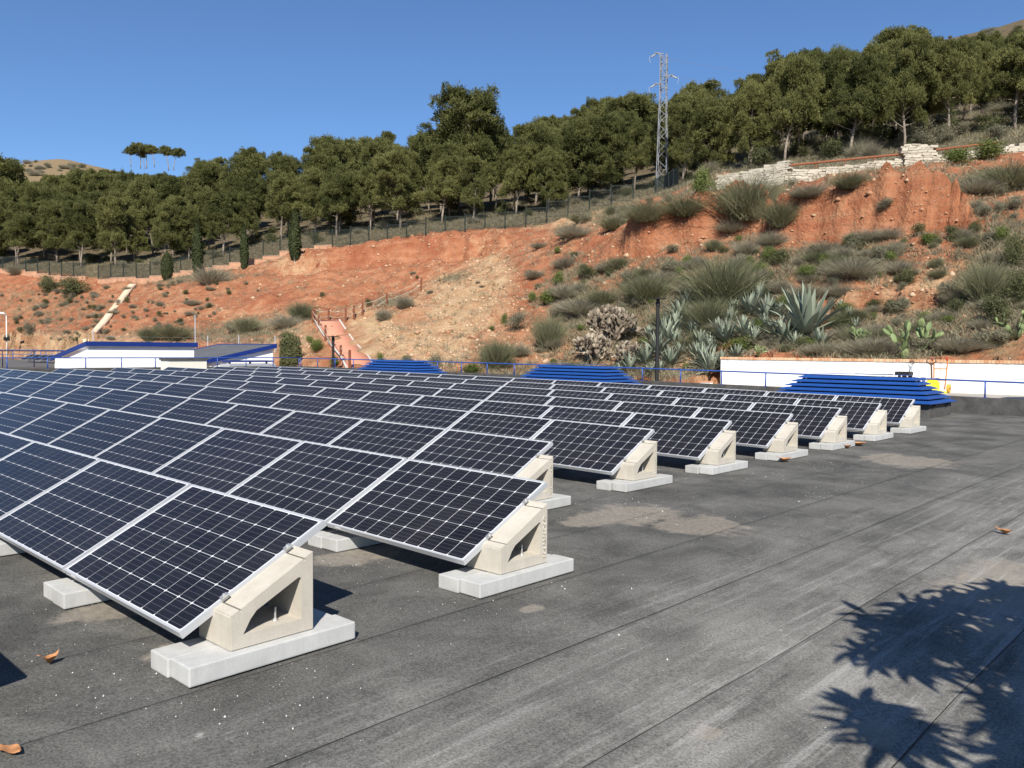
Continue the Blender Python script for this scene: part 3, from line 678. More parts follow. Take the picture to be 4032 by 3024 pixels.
for sx in (-1, 1): MB().tube([(sx*.05, .1, .08), (sx*.11, .1, .08)], .08, 14).build('steer_wheel', BLK, pj_)
tag(pj_, 'bright yellow pallet truck with dark looped handle in front of the white wall', 'pallet truck')
# shovel, box and crate left against the wall
q = at_y(3588, 1430, 30.2); sv = empty('shovel', (q[0], 30.2, 0.3))
MB().tube([(0, -.2, .02), (0, .1, .98)], .018, 8).build('shaft', simple('grey_steel', (.22, .23, .24), .5, metal=.3), sv)
MB().tube([(0, .1, .96), (-.07, .11, 1.05), (-.06, .12, 1.13), (.06, .12, 1.13), (.07, .11, 1.05), (0, .1, .96)], .012, 8).build('handle', BRN, sv)
MB().box(-.1, .1, -.26, -.2, .0, .26).build('blade', STEEL, sv)
tag(sv, 'long-shafted shovel with loop handle leaning upright on the white wall', 'shovel')
q = at_y(3440, 1500, 29.6); bx = empty('storage_cabinet', (q[0], 29.7, 0.3)); MB().box(-.62, .55, -.3, .3, 0, .62).build('body', WHITE, bx, bevel=.02); MB().box(-.64, .57, -.32, .32, .622, .66).build('lid', WHITE, bx, bevel=.01)
MB().prism([(-.07, -.05), (.07, -.05), (.03, .05), (-.03, .05)], .66, .9).build('vent_pipe', simple('pipe_grey', (.55, .56, .57), .6), bx)
tag(bx, 'white storage cabinet against the white wall behind the largest skylight', 'cabinet')
q = at_y(3556, 1468, 29.7); cr = empty('crate', (q[0], 29.8, 0.3)); 
MB().box(-.24, .24, -.2, .2, 0, .42).build('base_box', simple('dirty_white', (.6, .58, .54), .8, var=.3), cr)
MB().box(-.25, .25, -.21, .21, .60, .72).build('lid', BLK, cr)
for k in range(5): MB().box(-.24+k*.1, -.20+k*.1, -.21, -.19, .42, .6).build('slat', BLK if k % 2 else simple('slat_white', (.6, .6, .58), .8), cr)
MB().box(-.23, .23, .1, .2, .42, .6).build('back_board', BLK, cr)
tag(cr, 'black and white slatted crate in front of the white wall', 'crate')
q = at_y(3603, 1505, 29.5); rc = MB().prism([(-.13, -.1), (.13, -.1), (.13, .1), (-.13, .1)], 0, .3).build('jerry_can', simple('red_plastic', (.5, .02, .05), .4)); rc.location = (q[0], 29.5, .3)
tag(rc, 'small red can on the yard beside the largest skylight', 'can')
# shed outside the frame on the right whose stepped gable shades the yard
sh = empty('shed', (2.0, 25.5, 0.3)); MB().box(-2.85, 3.0, -1.2, 1.2, -.3, 2.2).build('wall', WHITE, sh)
for k in range(6): MB().box(-2.7+k*.3, 3.0, -1.15+.05*k, 1.15, 2.202+k*.2, 2.2+(k+1)*.2).build('gable_step', simple('step_grey', (.4, .4, .4), .9), sh)
tag(sh, 'low shed with stepped gable at the right end of the yard', 'shed')

# ------------------------------------------------------------------ white penthouses beyond the left parapet
FASC = simple('fascia_blue', (0.008, 0.028, 0.165), 0.45, var=.08, vscale=2); ROOFG = simple('grey_roofing', (0.095, 0.098, 0.105), 0.9, var=.25, vscale=1.2, bump=.2)
SOFF = simple('soffit_white', (0.72, 0.72, 0.72), 0.8)
def monopitch(name, x0, x1, y0, y1, zA, zB, axis, over, label, zfloor=-3.0):
    """roof plane from height zA at the low coordinate to zB at the high coordinate of axis"""
    e = empty(name, ((x0+x1)/2, (y0+y1)/2, zfloor)); L = Vector(e.location)
    def zt(x, y):
        t = ((x-x0)/(x1-x0)) if axis == 'x' else ((y-y0)/(y1-y0)); return zA+(zB-zA)*t
    def P(x, y, dz): return (x-L.x, y-L.y, zt(x, y)+dz-L.z)
    c = [(x0, y0), (x1, y0), (x1, y1), (x0, y1)]
    MB().add([(x-L.x, y-L.y, 0) for x, y in c] + [P(x, y, -0.20) for x, y in c], [(3, 2, 1, 0), (4, 5, 6, 7), (0, 1, 5, 4), (1, 2, 6, 5), (2, 3, 7, 6), (3, 0, 4, 7)]).build('wall', WHITE, e)
    o = [(x0-over, y0-over), (x1+over, y0-over), (x1+over, y1+over), (x0-over, y1+over)]
    MB().add([P(x, y, -0.19) for x, y in o] + [P(x, y, -0.01) for x, y in o], [(3, 2, 1, 0), (4, 5, 6, 7), (0, 1, 5, 4), (1, 2, 6, 5), (2, 3, 7, 6), (3, 0, 4, 7)]).build('soffit', SOFF, e)
    i = [(x0-over+.05, y0-over+.05), (x1+over-.05, y0-over+.05), (x1+over-.05, y1+over-.05), (x0-over+.05, y1+over-.05)]
    MB().add([P(x, y, -0.005) for x, y in i] + [P(x, y, 0.02) for x, y in i], [(3, 2, 1, 0), (4, 5, 6, 7), (0, 1, 5, 4), (1, 2, 6, 5), (2, 3, 7, 6), (3, 0, 4, 7)]).build('roof', ROOFG, e)
    for k in range(4):
        a, b = o[k], o[(k+1) % 4]; d = Vector((b[0]-a[0], b[1]-a[1])).normalized(); nn = Vector((d.y, -d.x))*0.03
        a2, b2 = (a[0]+nn.x-d.x*.029, a[1]+nn.y-d.y*.029), (b[0]+nn.x+d.x*.029, b[1]+nn.y+d.y*.029)
        V = []
        for (p, q_) in ((a, a2), (b, b2)): V += [P(*p, -0.16)[:2] + (zt(*p)-0.165-L.z,), P(*q_, 0)[:2] + (zt(*p)-0.165-L.z,), P(*q_, 0)[:2] + (zt(*p)+0.06-L.z,), P(*p, 0)[:2] + (zt(*p)+0.06-L.z,)]
        MB().add(V, [(0, 1, 2, 3), (7, 6, 5, 4), (1, 5, 6, 2), (0, 3, 7, 4), (3, 2, 6, 7), (0, 4, 5, 1)]).build('fascia', FASC, e)
    tag(e, label, 'building'); return e
pa = monopitch('penthouse', -43.2, -38.6, 13.55, 18.9, 1.10, 1.86, 'x', 0.12, 'white penthouse with level blue fascia left of the grey sloping roof')
pb_ = monopitch('penthouse', -45.0, -38.6, 19.9, 23.6, 1.06, 1.84, 'y', 0.14, 'white penthouse with grey roof and slanting blue fascia by the pepper tree')
MB().box(-39.3-pa.location.x, -38.57-pa.location.x, 12.3-pa.location.y, 19.5-pa.location.y, 0, 4.15).build('stair_wall', WHITE, pa)
cbx = empty('chimney_box', (-34.9, 16.6, zr(-34.9)))
MB().box(-.5, .4, -.92, .94, 0, .84).build('block', simple('cream_render', (.70, .66, .56), .9, var=.06), cbx); MB().box(-.56, .46, -.98, 1.0, .842, .93).build('cap', PARA, cbx)
tag(cbx, 'cream block with dark cap standing at the left edge of the roof', 'chimney')
ac = empty('air_unit', (-37.6, 21.6, 0.2)); MB().box(-.5, .5, -1.5, 1.3, 0, .62).build('casing', simple('galvanised', (.5, .52, .55), .45, metal=.4), ac, bevel=.03); MB().box(-.55, .55, -1.35, 1.15, .72, .80).build('blue_cover', FASC, ac)
for yy in (-1.2, 0, 1.0): MB().box(-.04, .04, yy-.04, yy+.04, .6, .73).build('strut', FASC, ac)
tag(ac, 'galvanised air unit under a blue bar below the slanting fascia', 'air unit')
mw = MB()
for yy in np.arange(12, 26, .5): pass
wf = empty('wire_fence', (-47, 18, 0.5)); zf = [at_x(u, v, -47.0) for u, v in ((367, 1298), (768, 1240), (818, 1322), (940, 1320), (1083, 1322))]
tops = [Vector((0, float(q[1])-18, max(2.35, float(q[2]))-.5)) for q in zf]
for q in tops: MB().tube([(0, q.y, -1.5), q], .03, 6).build('post', simple('galv_post', (.45, .47, .5), .5, metal=.3), wf)
for dz in (.05, .3): MB().tube([(0, tops[0].y, 1.85-dz), (0, tops[-1].y, 1.85-dz)], .006, 4).build('wire', STEEL, wf)
tag(wf, 'thin galvanised fence posts with wires behind the penthouse roofs', 'fence')

# ------------------------------------------------------------------ the next flat roof on the far left
wb = MB().box(-104, -58, -10, 26.5, -6, 0.28).build('far_roof_building', simple('far_roof', (0.105, 0.10, 0.095), .9, var=.2, vscale=.4)); tag(wb, 'far flat-roofed building carrying more panels at the left edge', 'building')
railing('dark railing along the near edge of the far flat roof', [(-58.3, 2), (-58.3, 26)], lambda x: 1.36, lambda x: 0.28, 1.9, .03, simple('navy_paint', (.012, .016, .06), .5))
railing('thin railing along the hill side of the far flat roof', [(-88, 10), (-88, 26.4), (-80, 26.4)], lambda x: 1.30, lambda x: 0.28, 1.6, .03, second=.45)
for k in range(7):
    px, py = -66.0-k*1.69, 22.0
    panel(px, py, f'{["rightmost", "second from right", "third from right", "fourth from right", "fifth from right", "sixth from right", "seventh from right"][k]} small distant panel on the far flat roof', False, z=0.28)
    if k in (0, 2, 4, 6):
        fw_ = obj('wedge_block', M_WEDGE, None, (px, py, .28)); fw_.name = 'wedge_support'; tag(fw_, f'distant pale support under the {["right end", "", "second joint", "", "fourth joint", "", "sixth joint"][k]} of the far roof row', 'support')
# white camera mast
q = at_x(27, 1385, -92); cmz = empty('camera_mast', (-92.0, float(q[1]), 0.28)); topz = float(at_x(24, 1238, -92)[2])-.28
MB().tube([(0, 0, -1.2), (0, 0, topz)], [.07, .05], 8).build('pole', simple('mast_grey', (.55, .55, .52), .6), cmz, smooth=True)
MB().tube([(0, 0, topz-.1), (0, -.25, topz+.1), (0, -.75, topz+.12), (0, -.95, topz-.05)], [.06, .11, .11, .09], 8).build('bracket', WHITE, cmz, smooth=True)
MB().tube([(0, -.95, topz-.05), (0, -.95, topz-.35), (0, -.95, topz-.62)], [.22, .27, .08], 12).build('camera_dome', WHITE, cmz, smooth=True)
MB().box(-.15, .15, -.25, .25, topz*.42, topz*.42+.35).build('junction_box', BLK, cmz)
tag(cmz, 'white dome camera on a thin mast at the far left', 'camera mast')

# ------------------------------------------------------------------ vegetation builders
def leafmat(name, dark, light, trans=0.25, rough=0.7):
    b = NB(name, rough, 0.15); a = b.attr('tint').outputs['Fac']; oi = b.n('ShaderNodeObjectInfo')
    f = b.math('ADD', b.math('MULTIPLY', a, 0.75), b.math('MULTIPLY', oi.outputs['Random'], 0.35))
    c = b.mix(f, dark, light); b.color(c)
    tr = b.n('ShaderNodeBsdfTranslucent'); b.link(c, tr.inputs[0]); mx = b.n('ShaderNodeMixShader'); mx.inputs[0].default_value = trans
    b.link(b.p.outputs[0], mx.inputs[1]); b.link(tr.outputs[0], mx.inputs[2])
    b.link(mx.outputs[0], b.t.nodes['Material Output'].inputs[0]); return b.mat
PINE = leafmat('pine_needles', (0.050, 0.062, 0.019), (0.235, 0.235, 0.082), 0.35)
BARK = simple('pine_bark', (0.24, 0.20, 0.16), 0.95, 0.1, var=0.4, vscale=3)
def unit(a): return a/np.maximum(np.linalg.norm(a, axis=-1, keepdims=True), 1e-9)
def quads(C, N, w, h, g):
    """n small leaf quads at C facing N"""
    n = len(C); t = unit(np.cross(N, g.normal(size=(n, 3)))); b = np.cross(unit(N), t)
    w = np.broadcast_to(w, n)[:, None]/2; h = np.broadcast_to(h, n)[:, None]/2
    V = np.stack([C-t*w*.35-b*h, C+t*w*.35-b*h, C+t*w+b*h*.2, C+b*h, C-t*w+b*h*.2], 1)
    return V.reshape(-1, 3), np.arange(n*5).reshape(n, 5)
def blades(B, D, L, wd, g, bend=0.25, segs=2):
    """n thin curved blades from B along D; triangles"""
    n = len(B); L = np.broadcast_to(L, n)[:, None]; wd = np.broadcast_to(wd, n)[:, None]/2
    side = unit(np.cross(D, g.normal(size=(n, 3)))); out = unit(D*np.array([1, 1, 0])+1e-6)
    mid = B + D*L*.55 + out*L*bend*.15; tip = B + D*L*.95 + out*L*bend - np.array([0, 0, 1])*L*bend*.35
    V = np.stack([B-side*wd, B+side*wd, mid-side*wd*.7, mid+side*wd*.7, tip], 1).reshape(-1, 3); o = np.arange(n)[:, None]*5
    return V, np.concatenate([o+np.array([[0, 1, 3]]), o+np.array([[0, 3, 2]]), o+np.array([[2, 3, 4]])])
def needles(C, Dr, w, h, g):
    n = len(C); t = unit(np.cross(Dr, g.normal(size=(n, 3)))); w = np.broadcast_to(w, n)[:, None]/2; h = np.broadcast_to(h, n)[:, None]/2
    V = np.stack([C-t*w*.5-Dr*h, C+t*w*.5-Dr*h, C+t*w+Dr*h*.3, C+Dr*h, C-t*w+Dr*h*.3], 1); return V.reshape(-1, 3), np.arange(n*5).reshape(n, 5)
def pine_meshes(seed, flat=1.0, low=0.32, nclump=34, per=330, lean=0.3):
    g = np.random.default_rng(seed); H = 10.0; nclump = int(nclump*1.5); low = low-.14 if low < .5 else low; per = int(per*2.3)
    tp = [np.array([0, 0, -0.6])]; d = g.normal(size=2)*lean*0.1
    for i in range(1, 8):
        d = d + g.normal(size=2)*lean*0.16; tp.append(np.array([d[0]*i, d[1]*i, H*0.86*i/7]))
    mb = MB().tube(tp, [.19, .165, .15, .13, .11, .085, .06, .035], 7)
    def trunk_at(t): 
        f = min(max(t/0.86*7, 0), 6.99); i = int(f); return tp[i]+(tp[i+1]-tp[i])*(f-i)
    cl = []
    for i in range(nclump):
        t = low+0.10 + (0.93-low-0.10)*((i+.5)/nclump)**0.9; az = i*2.4+g.uniform(-.5, .5)
        q = (t-low)/(1-low); rad = 2.55*flat*math.sqrt(max(0.03, 1-(abs(q-0.36)/0.70)**1.9))*g.uniform(.4, 1.2)
        base = trunk_at(max(t-0.10, 0.15)); end = trunk_at(t)*np.array([1, 1, 0]) + np.array([math.cos(az)*rad, math.sin(az)*rad, t*H+g.uniform(-.3, .4)])
        mid = (base+end)/2 + np.array([0, 0, -.12]); r0 = 0.05*(1.25-t)
        mb.tube([base, mid, end], [r0, r0*.7, .012], 5, cap=False); cl.append((end, g.uniform(.5, 1.05), g.uniform(.55, 1.05)))
        if rad > 1.6 and g.random() < .6: cl.append((base*.45+end*.55+np.array([0, 0, .25]), g.uniform(.55, .9), g.uniform(.4, .55)))
    for _ in range(6): cl.append((trunk_at(.86)+np.array([g.normal()*.7, g.normal()*.7, g.uniform(.1, 1.1)]), g.uniform(.6, 1.0), g.uniform(.5, .7)))
    for i in range(7):                                                # bare dead twigs below the crown
        b0 = trunk_at(g.uniform(low*.5, low+.1)); a = g.uniform(0, 6.28); L = g.uniform(.6, 1.6)
        mb.tube([b0, b0+np.array([math.cos(a)*L, math.sin(a)*L, g.uniform(-.1, .5)])], [.022, .006], 4, cap=False)
    Cs, Ns, Ts = [], [], []
    for c, rx, rzz in cl:
        n = int(per*rx*rx); u = unit(g.normal(size=(n, 3))); u[:, 2] = np.where(u[:, 2] < -.6, -u[:, 2]*.6, u[:, 2])
        lump = 1 + 0.28*np.sin(u@g.normal(size=3)*4+g.uniform(0, 6))
        rr = (g.uniform(.45, 1.0, n)**.6)*lump; p = c + u*rr[:, None]*np.array([rx, rx, rzz])
        Cs.append(p); Ns.append(unit(u*.75+g.normal(size=(n, 3))*.45+np.array([0, 0, .55]))); Ts.append(np.clip(g.uniform(.1, .7)+g.normal(size=n)*.09, 0, 1))
    Cs, Ns, Ts = np.concatenate(Cs), np.concatenate(Ns), np.concatenate(Ts)
    V, F = needles(Cs, Ns, g.uniform(.045, .08, len(Cs)), g.uniform(.20, .36, len(Cs)), g)
    kz = 10.0/np.quantile(V[:, 2], .999); V = V*np.array([1, 1, kz])
    crown = np_mesh('crown', V, F, False, PINE); fattr(crown, 'tint', np.repeat(Ts, 5))
    mb.v = [(a, b, c*kz) for a, b, c in mb.v]
    return mb.mesh('trunk', BARK, smooth=True), crown
PINES = [pine_meshes(11, 1.0, .30), pine_meshes(12, .9, .34, 30), pine_meshes(13, 1.12, .38, 36), pine_meshes(14, .82, .26, 32), pine_meshes(15, 1.05, .42, 30), pine_meshes(16, .95, .22, 40), pine_meshes(17, 1.15, .52, 26, 280, .3)]
def pine(x, y, z, H, var, label, group, sx=1.0):
    e = empty('pine_tree', (x, y, z), random.uniform(0, 6.28)); s = H/10.0; e.scale = (s*sx, s*sx, s)
    obj('trunk', PINES[var][0], e); obj('crown', PINES[var][1], e); tag(e, label, 'tree', group); return e
def dome_mesh(name, seed, n, mat, w=.07, h=.12, zs=1.0, tall=False):
    g = np.random.default_rng(seed); Cs, Ts, Ns = [], [], []
    for _ in range(9):
        a, r = g.uniform(0, 6.28), g.uniform(0, .34); c = np.array([math.cos(a)*r, math.sin(a)*r, g.uniform(.25, .68)]); k = n//9
        u = unit(g.normal(size=(k, 3))); rr = g.uniform(.35, 1, k)**.6*(1+.35*np.sin(u@g.normal(size=3)*5))
        Cs.append(c+u*rr[:, None]*np.array([.27, .27, .27*zs])); Ns.append(unit(u+g.normal(size=(k, 3))*.7)); Ts.append(np.clip(g.uniform(.1, .8)+g.normal(size=k)*.15, 0, 1))
    Cs, Ns, Ts = np.concatenate(Cs), np.concatenate(Ns), np.concatenate(Ts); Cs[:, 2] = np.abs(Cs[:, 2])
    V, F = quads(Cs, Ns, g.uniform(w*.6, w*1.3, len(Cs)), g.uniform(h*.6, h*1.3, len(Cs)), g)
    me = np_mesh(name, V, F, False, mat); fattr(me, 'tint', np.repeat(Ts, 5)); return me
def broom_mesh(name, seed, n, mat, spread=.55, wd=.012, bend=.25):
    g = np.random.default_rng(seed); B = g.normal(size=(n, 3))*np.array([.10, .10, 0]); B[:, 2] = -.03
    D = unit(np.stack([g.normal(size=n)*spread, g.normal(size=n)*spread, np.ones(n)], 1)); B += D*g.uniform(0, .45, n)[:, None]
    L = g.uniform(.35, .75, n)*(1-.25*np.abs(D[:, 0])); V, F = blades(B, D, L, wd, g, bend); me = np_mesh(name, V, F, False, mat)
    fattr(me, 'tint', np.repeat(np.clip(g.normal(.5, .25, n), 0, 1), 5)); return me
MBROOM = leafmat('broom_green', (0.13, 0.135, 0.07), (0.31, 0.305, 0.18), .4)
MGREY = leafmat('dry_shrub', (0.20, 0.18, 0.125), (0.41, 0.375, 0.27), .4)
MDARK = leafmat('dark_shrub', (0.055, 0.065, 0.028), (0.16, 0.165, 0.075), .3)
MFRESH = leafmat('fresh_green', (0.07, 0.10, 0.022), (0.20, 0.235, 0.07), .25)
MCYP = leafmat('cypress_green', (0.020, 0.030, 0.011), (0.062, 0.075, 0.028), .15)
MSAGE = leafmat('sage_shrub', (0.13, 0.125, 0.08), (0.30, 0.28, 0.19), .3)
SHRUB = {'broom': [broom_mesh('foliage', 40+i, 3000, MBROOM, .50, .0075, .18) for i in range(3)],
         'dry': [broom_mesh('foliage', 50+i, 2200, MGREY, .85, .0085, .12) for i in range(3)],
         'sage': [dome_mesh('foliage', 60+i, 3000, MSAGE, .022, .06) for i in range(3)],
         'dark': [dome_mesh('foliage', 70+i, 3200, MDARK, .028, .05) for i in range(3)],
         'fresh': [dome_mesh('foliage', 80+i, 2600, MFRESH, .024, .07) for i in range(3)]}
SNAME = {'broom': 'broom_shrub', 'dry': 'dry_shrub', 'sage': 'sage_shrub', 'dark': 'evergreen_shrub', 'fresh': 'green_shrub'}
def shrub(u, v, hpx, wpx, kind, label, group=None, start=33.0):
    p, d = ground(u, v, start)
    if p is None: return None
    h, w_ = hpx*d/FPX*1.12, min(wpx, hpx*(1.9 if kind in ('dry', 'broom') else 2.4))*d/FPX
    o = obj(SNAME[kind], random.choice(SHRUB[kind]), None, (p.x, p.y, p.z-.04*h)); o.rotation_euler = (0, 0, random.uniform(0, 6.28))
    k = 1.25 if kind in ('broom', 'dry') else 1.0
    o.scale = (w_*k*.85, w_*k*.85, h*(1.05 if kind != 'broom' else 1.0)); tag(o, label, 'shrub', group); return o

# ------------------------------------------------------------------ the wood: pines behind the fence and the stone wall
SKY = np.array([(-200, 600), (0, 605), (40, 620), (62, 705), (120, 700), (200, 682), (300, 655), (400, 655), (480, 672), (560, 675), (640, 680), (705, 682), (735, 620), (800, 603), (860, 605), (920, 592), (1000, 572), (1060, 566), (1110, 592), (1180, 572), (1260, 532), (1330, 545), (1385, 520),
  (1450, 532), (1500, 512), (1560, 522), (1620, 502), (1680, 512), (1760, 482), (1800, 400), (1850, 385), (1900, 392), (1960, 402), (2000, 445), (2030, 480), (2080, 480), (2130, 452), (2200, 456), (2260, 440), (2330, 402), (2400, 392), (2440, 377),
  (2500, 382), (2560, 402), (2620, 402), (2680, 347), (2730, 332), (2765, 372), (2850, 382), (2900, 400), (2925, 370), (2960, 292), (3020, 232), (3100, 222), (3180, 192), (3240, 178), (3370, 185), (3400, 142), (3480, 136), (3560, 118), (3640, 148), (3690, 175), (3760, 155), (3800, 138), (3900, 145), (4032, 110), (4300, 80)])
fence_d = np.array([(u, d) for u, d in ((-700, 140), (0, 121), (300, 115), (600, 109), (900, 106), (1285, 102), (1500, 100), (1750, 98), (2000, 96), (2300, 94), (2600, 92), (2830, 64), (3100, 60), (4032, 57), (4700, 54))])
WOODLAB = {}
def nth(n):
    ones = ['', 'first', 'second', 'third', 'fourth', 'fifth', 'sixth', 'seventh', 'eighth', 'ninth', 'tenth', 'eleventh', 'twelfth', 'thirteenth', 'fourteenth', 'fifteenth', 'sixteenth', 'seventeenth', 'eighteenth', 'nineteenth']
    if n < 20: return ones[n]
    t = ['', '', 'twent', 'thirt', 'fort', 'fift', 'sixt', 'sevent', 'eight', 'ninet'][n//10]
    return t+'ieth' if n % 10 == 0 else t+'y-'+ones[n % 10]
RANK = ['front', 'second', 'third', 'fourth', 'fifth', 'sixth', 'seventh', 'rearmost']
def plant_wood(u, d, H, near, rank):
    p = at_depth(u, 1378, d); x, y = float(p[0]), float(p[1]); z = hz(x, y)
    ub, vb, dd = project((x, y, z)); allow = (vb-np.interp(ub, SKY[:, 0], SKY[:, 1]))*dd/FPX
    if allow < 4.0: return False
    H = min(H, allow*random.uniform(.9, 1.0))
    k = (near, rank, u < 1000); WOODLAB[k] = WOODLAB.get(k, 0)+1; n = nth(WOODLAB[k])
    if near: lab, grp = f'{n} pine from left in the {RANK[rank]} rank behind the stone wall', 'pines behind the stone wall'
    elif u < 1000: lab, grp = f'{n} pine from left in the {RANK[rank]} rank behind the fence', 'pines of the left wood'
    else: lab, grp = f'{n} pine right of the cypresses in the {RANK[rank]} rank of the wood', 'pines of the middle wood'
    pine(x, y, z, H, random.randrange(6) if d < 190 else random.choice((0, 2, 3, 5)), lab, grp, random.uniform(.68, 1.02)); return True
cnt = 0
for ring, (off, gap, hmin, hmax) in enumerate([(7, 5.2, 7.5, 10.5), (13, 5.6, 8, 11), (21, 6.2, 9, 12), (31, 6.8, 9, 12.5), (43, 7.2, 9, 12.5), (57, 7.8, 9, 13), (74, 8.5, 9, 13), (94, 9.5, 9, 13)]):
    u = -260.0
    while u < 2880:
        d = np.interp(u, fence_d[:, 0], fence_d[:, 1])+off+random.uniform(-2.5, 2.5)
        if random.random() < .9: cnt += plant_wood(u+random.uniform(-25, 25), d, random.uniform(hmin, hmax), False, ring)
        u += .84*gap*FPX/d*random.uniform(.7, 1.35)
for ring, (off, gap, hmin, hmax) in enumerate([(7, 5.0, 7, 10), (12, 4.6, 10, 13), (18, 4.8, 11, 14), (25, 5.0, 11, 15), (34, 5.6, 11, 15), (46, 6.3, 11, 15)]):
    u = 2940.0
    while u < 4400:
        d = np.interp(u, fence_d[:, 0], fence_d[:, 1])+off+random.uniform(-2, 2)
        cnt += plant_wood(u+random.uniform(-25, 25), d, random.uniform(hmin, hmax), True, ring); u += .84*gap*FPX/d*random.uniform(.7, 1.35)
print('pines', cnt)
US = {}
def understory(u0, u1, n, offs, hs, lab, grp):
    us = sorted(random.uniform(u0, u1) for _ in range(n))
    for i, u in enumerate(us):
        d = np.interp(u, fence_d[:, 0], fence_d[:, 1])+random.uniform(*offs); p = at_depth(u, 1378, d); x, y = float(p[0]), float(p[1]); k = random.choice(('dark', 'dry', 'sage', 'dark'))
        o = obj(SNAME[k], random.choice(SHRUB[k]), None, (x, y, hz(x, y)-.06)); h = random.uniform(*hs); o.scale = (h*random.uniform(1, 1.7), h*random.uniform(1, 1.7), h); o.rotation_euler = (0, 0, random.uniform(0, 6.28))
        tag(o, f'{nth(i+1)} undergrowth bush from left {lab}', 'shrub', grp)
understory(2950, 4100, 46, (2.5, 24), (1.0, 2.2), 'under the pines behind the stone wall', 'undergrowth behind the stone wall')
understory(-50, 1250, 44, (4, 30), (.7, 1.7), 'under the pines behind the left fence', 'undergrowth behind the left fence')
understory(1250, 2850, 50, (4, 30), (.7, 1.7), 'under the pines of the middle wood', 'undergrowth of the middle wood')
# trees that stick out of the skyline
for (u, d, topv, var, lab) in [(1845, 118, 385, 2, 'tallest broad pine standing above the middle of the wood'), (2435, 120, 376, 0, 'high pine left of the lattice pylon'), (2725, 118, 331, 3, 'slim pine top just right of the pylon'),
     (3555, 84, 116, 3, 'tallest pine of the right-hand wood, above the stone pillar'), (3130, 80, 215, 0, 'leaning pale-trunked pine at the left end of the right-hand wood'), (1270, 150, 530, 0, 'rounded pine crown on the skyline over the pink path'), (20, 160, 604, 2, 'dark pine top at the left edge of the skyline')]:
    p = at_depth(u, 1378, d); z = hz(p[0], p[1]); ub, vb, dd = project((p[0], p[1], z)); pine(float(p[0]), float(p[1]), z, (vb-topv)*dd/FPX, var, lab, None, 1.15)
for k, (u, topv, botv) in enumerate([(523, 582, 660), (560, 574, 665), (585, 572, 665), (615, 578, 660), (670, 580, 672), (690, 590, 672), (575, 600, 668)]):
    p = at_depth(u, 1378, 285); zb, zt_ = at_depth(u, botv, 285)[2], at_depth(u, topv, 285)[2]
    pine(float(p[0]), float(p[1]), float(zb), float(zt_-zb), 6, f'{NTH[k] if k else "first"} umbrella-topped pine from the left on the bare hilltop', 'umbrella pines on the hilltop', 1.0 if k < 6 else .8)
# cypresses in front of the fence
def cypress_mesh(seed, fat):
    g = np.random.default_rng(seed); n = 4200; t = g.uniform(0, 1, n)**.8; a = g.uniform(0, 6.28, n)
    prof = np.sin(np.clip(t*.93+.10, 0, 1)*math.pi)**.55*(1-t*.35); r = fat*prof*g.uniform(.72, 1.08, n)*(1+.12*np.sin(a*5+t*14))
    Cs = np.stack([np.cos(a)*r, np.sin(a)*r, t*.97+.02], 1); Ns = unit(np.stack([np.cos(a), np.sin(a), g.uniform(-.2, .8, n)], 1)+g.normal(size=(n, 3))*.45)
    V, F = quads(Cs, Ns, g.uniform(.015, .03, n), g.uniform(.03, .06, n), g); me = np_mesh('crown', V, F, False, MCYP); fattr(me, 'tint', np.repeat(np.clip(g.normal(.45, .25, n), 0, 1), 5)); return me
CYP = [cypress_mesh(5, .10), cypress_mesh(6, .13), cypress_mesh(7, .23)]
M_CTR = MB().tube([(0, 0, -.06), (0, 0, .9)], [.03, .008], 6).mesh('trunk', BARK)
for u, vb, vt, k, lab in [(658, 1102, 988, 2, 'short bushy juniper in front of the fence'), (778, 1086, 868, 0, 'tall thin cypress second from left in front of the fence'), (962, 1060, 884, 0, 'narrow cypress standing alone in the middle of the fence'), (1161, 1025, 822, 1, 'stoutest tall cypress at the right of the fence line')]:
    p, d = ground(u, vb, 60)
    e = empty('cypress_tree', p); H = (vb-vt)*d/FPX; e.scale = (H, H, H); obj('trunk', M_CTR, e); obj('crown', CYP[k], e); tag(e, lab, 'tree')

# ------------------------------------------------------------------ iron fence, stone wall, pylon
IRON = simple('iron_green', (0.022, 0.030, 0.024), .6); FBRK = simple('fence_brick', (0.42, 0.23, 0.14), .9, var=.25, vscale=2.5)
fp = []
for u, v in [(-260, 1058), (0, 1058), (140, 1068), (270, 1082), (420, 1094), (560, 1104), (650, 1100), (780, 1082), (890, 1063), (1000, 1047), (1110, 1030), (1200, 1012), (1285, 994), (1400, 968), (1500, 948), (1750, 918), (2000, 903), (2150, 880), (2300, 850), (2450, 815), (2600, 776), (2680, 755)]:
    d = np.interp(u, fence_d[:, 0], fence_d[:, 1])-3.5; q = at_depth(u, v, d); fp.append((Vector((float(q[0]), float(q[1]), 0)), u))
fn = empty('iron_fence', (fp[0][0].x, fp[0][0].y, hz(fp[0][0].x, fp[0][0].y))); L = Vector(fn.location); pos, carry = [], 0.0
for (a, ua), (b, ub) in zip(fp[:-1], fp[1:]):
    Ls = (b-a).length; s = carry
    while s < Ls: pos.append((a.lerp(b, s/Ls), ua+(ub-ua)*s/Ls)); s += 2.35
    carry = s-Ls
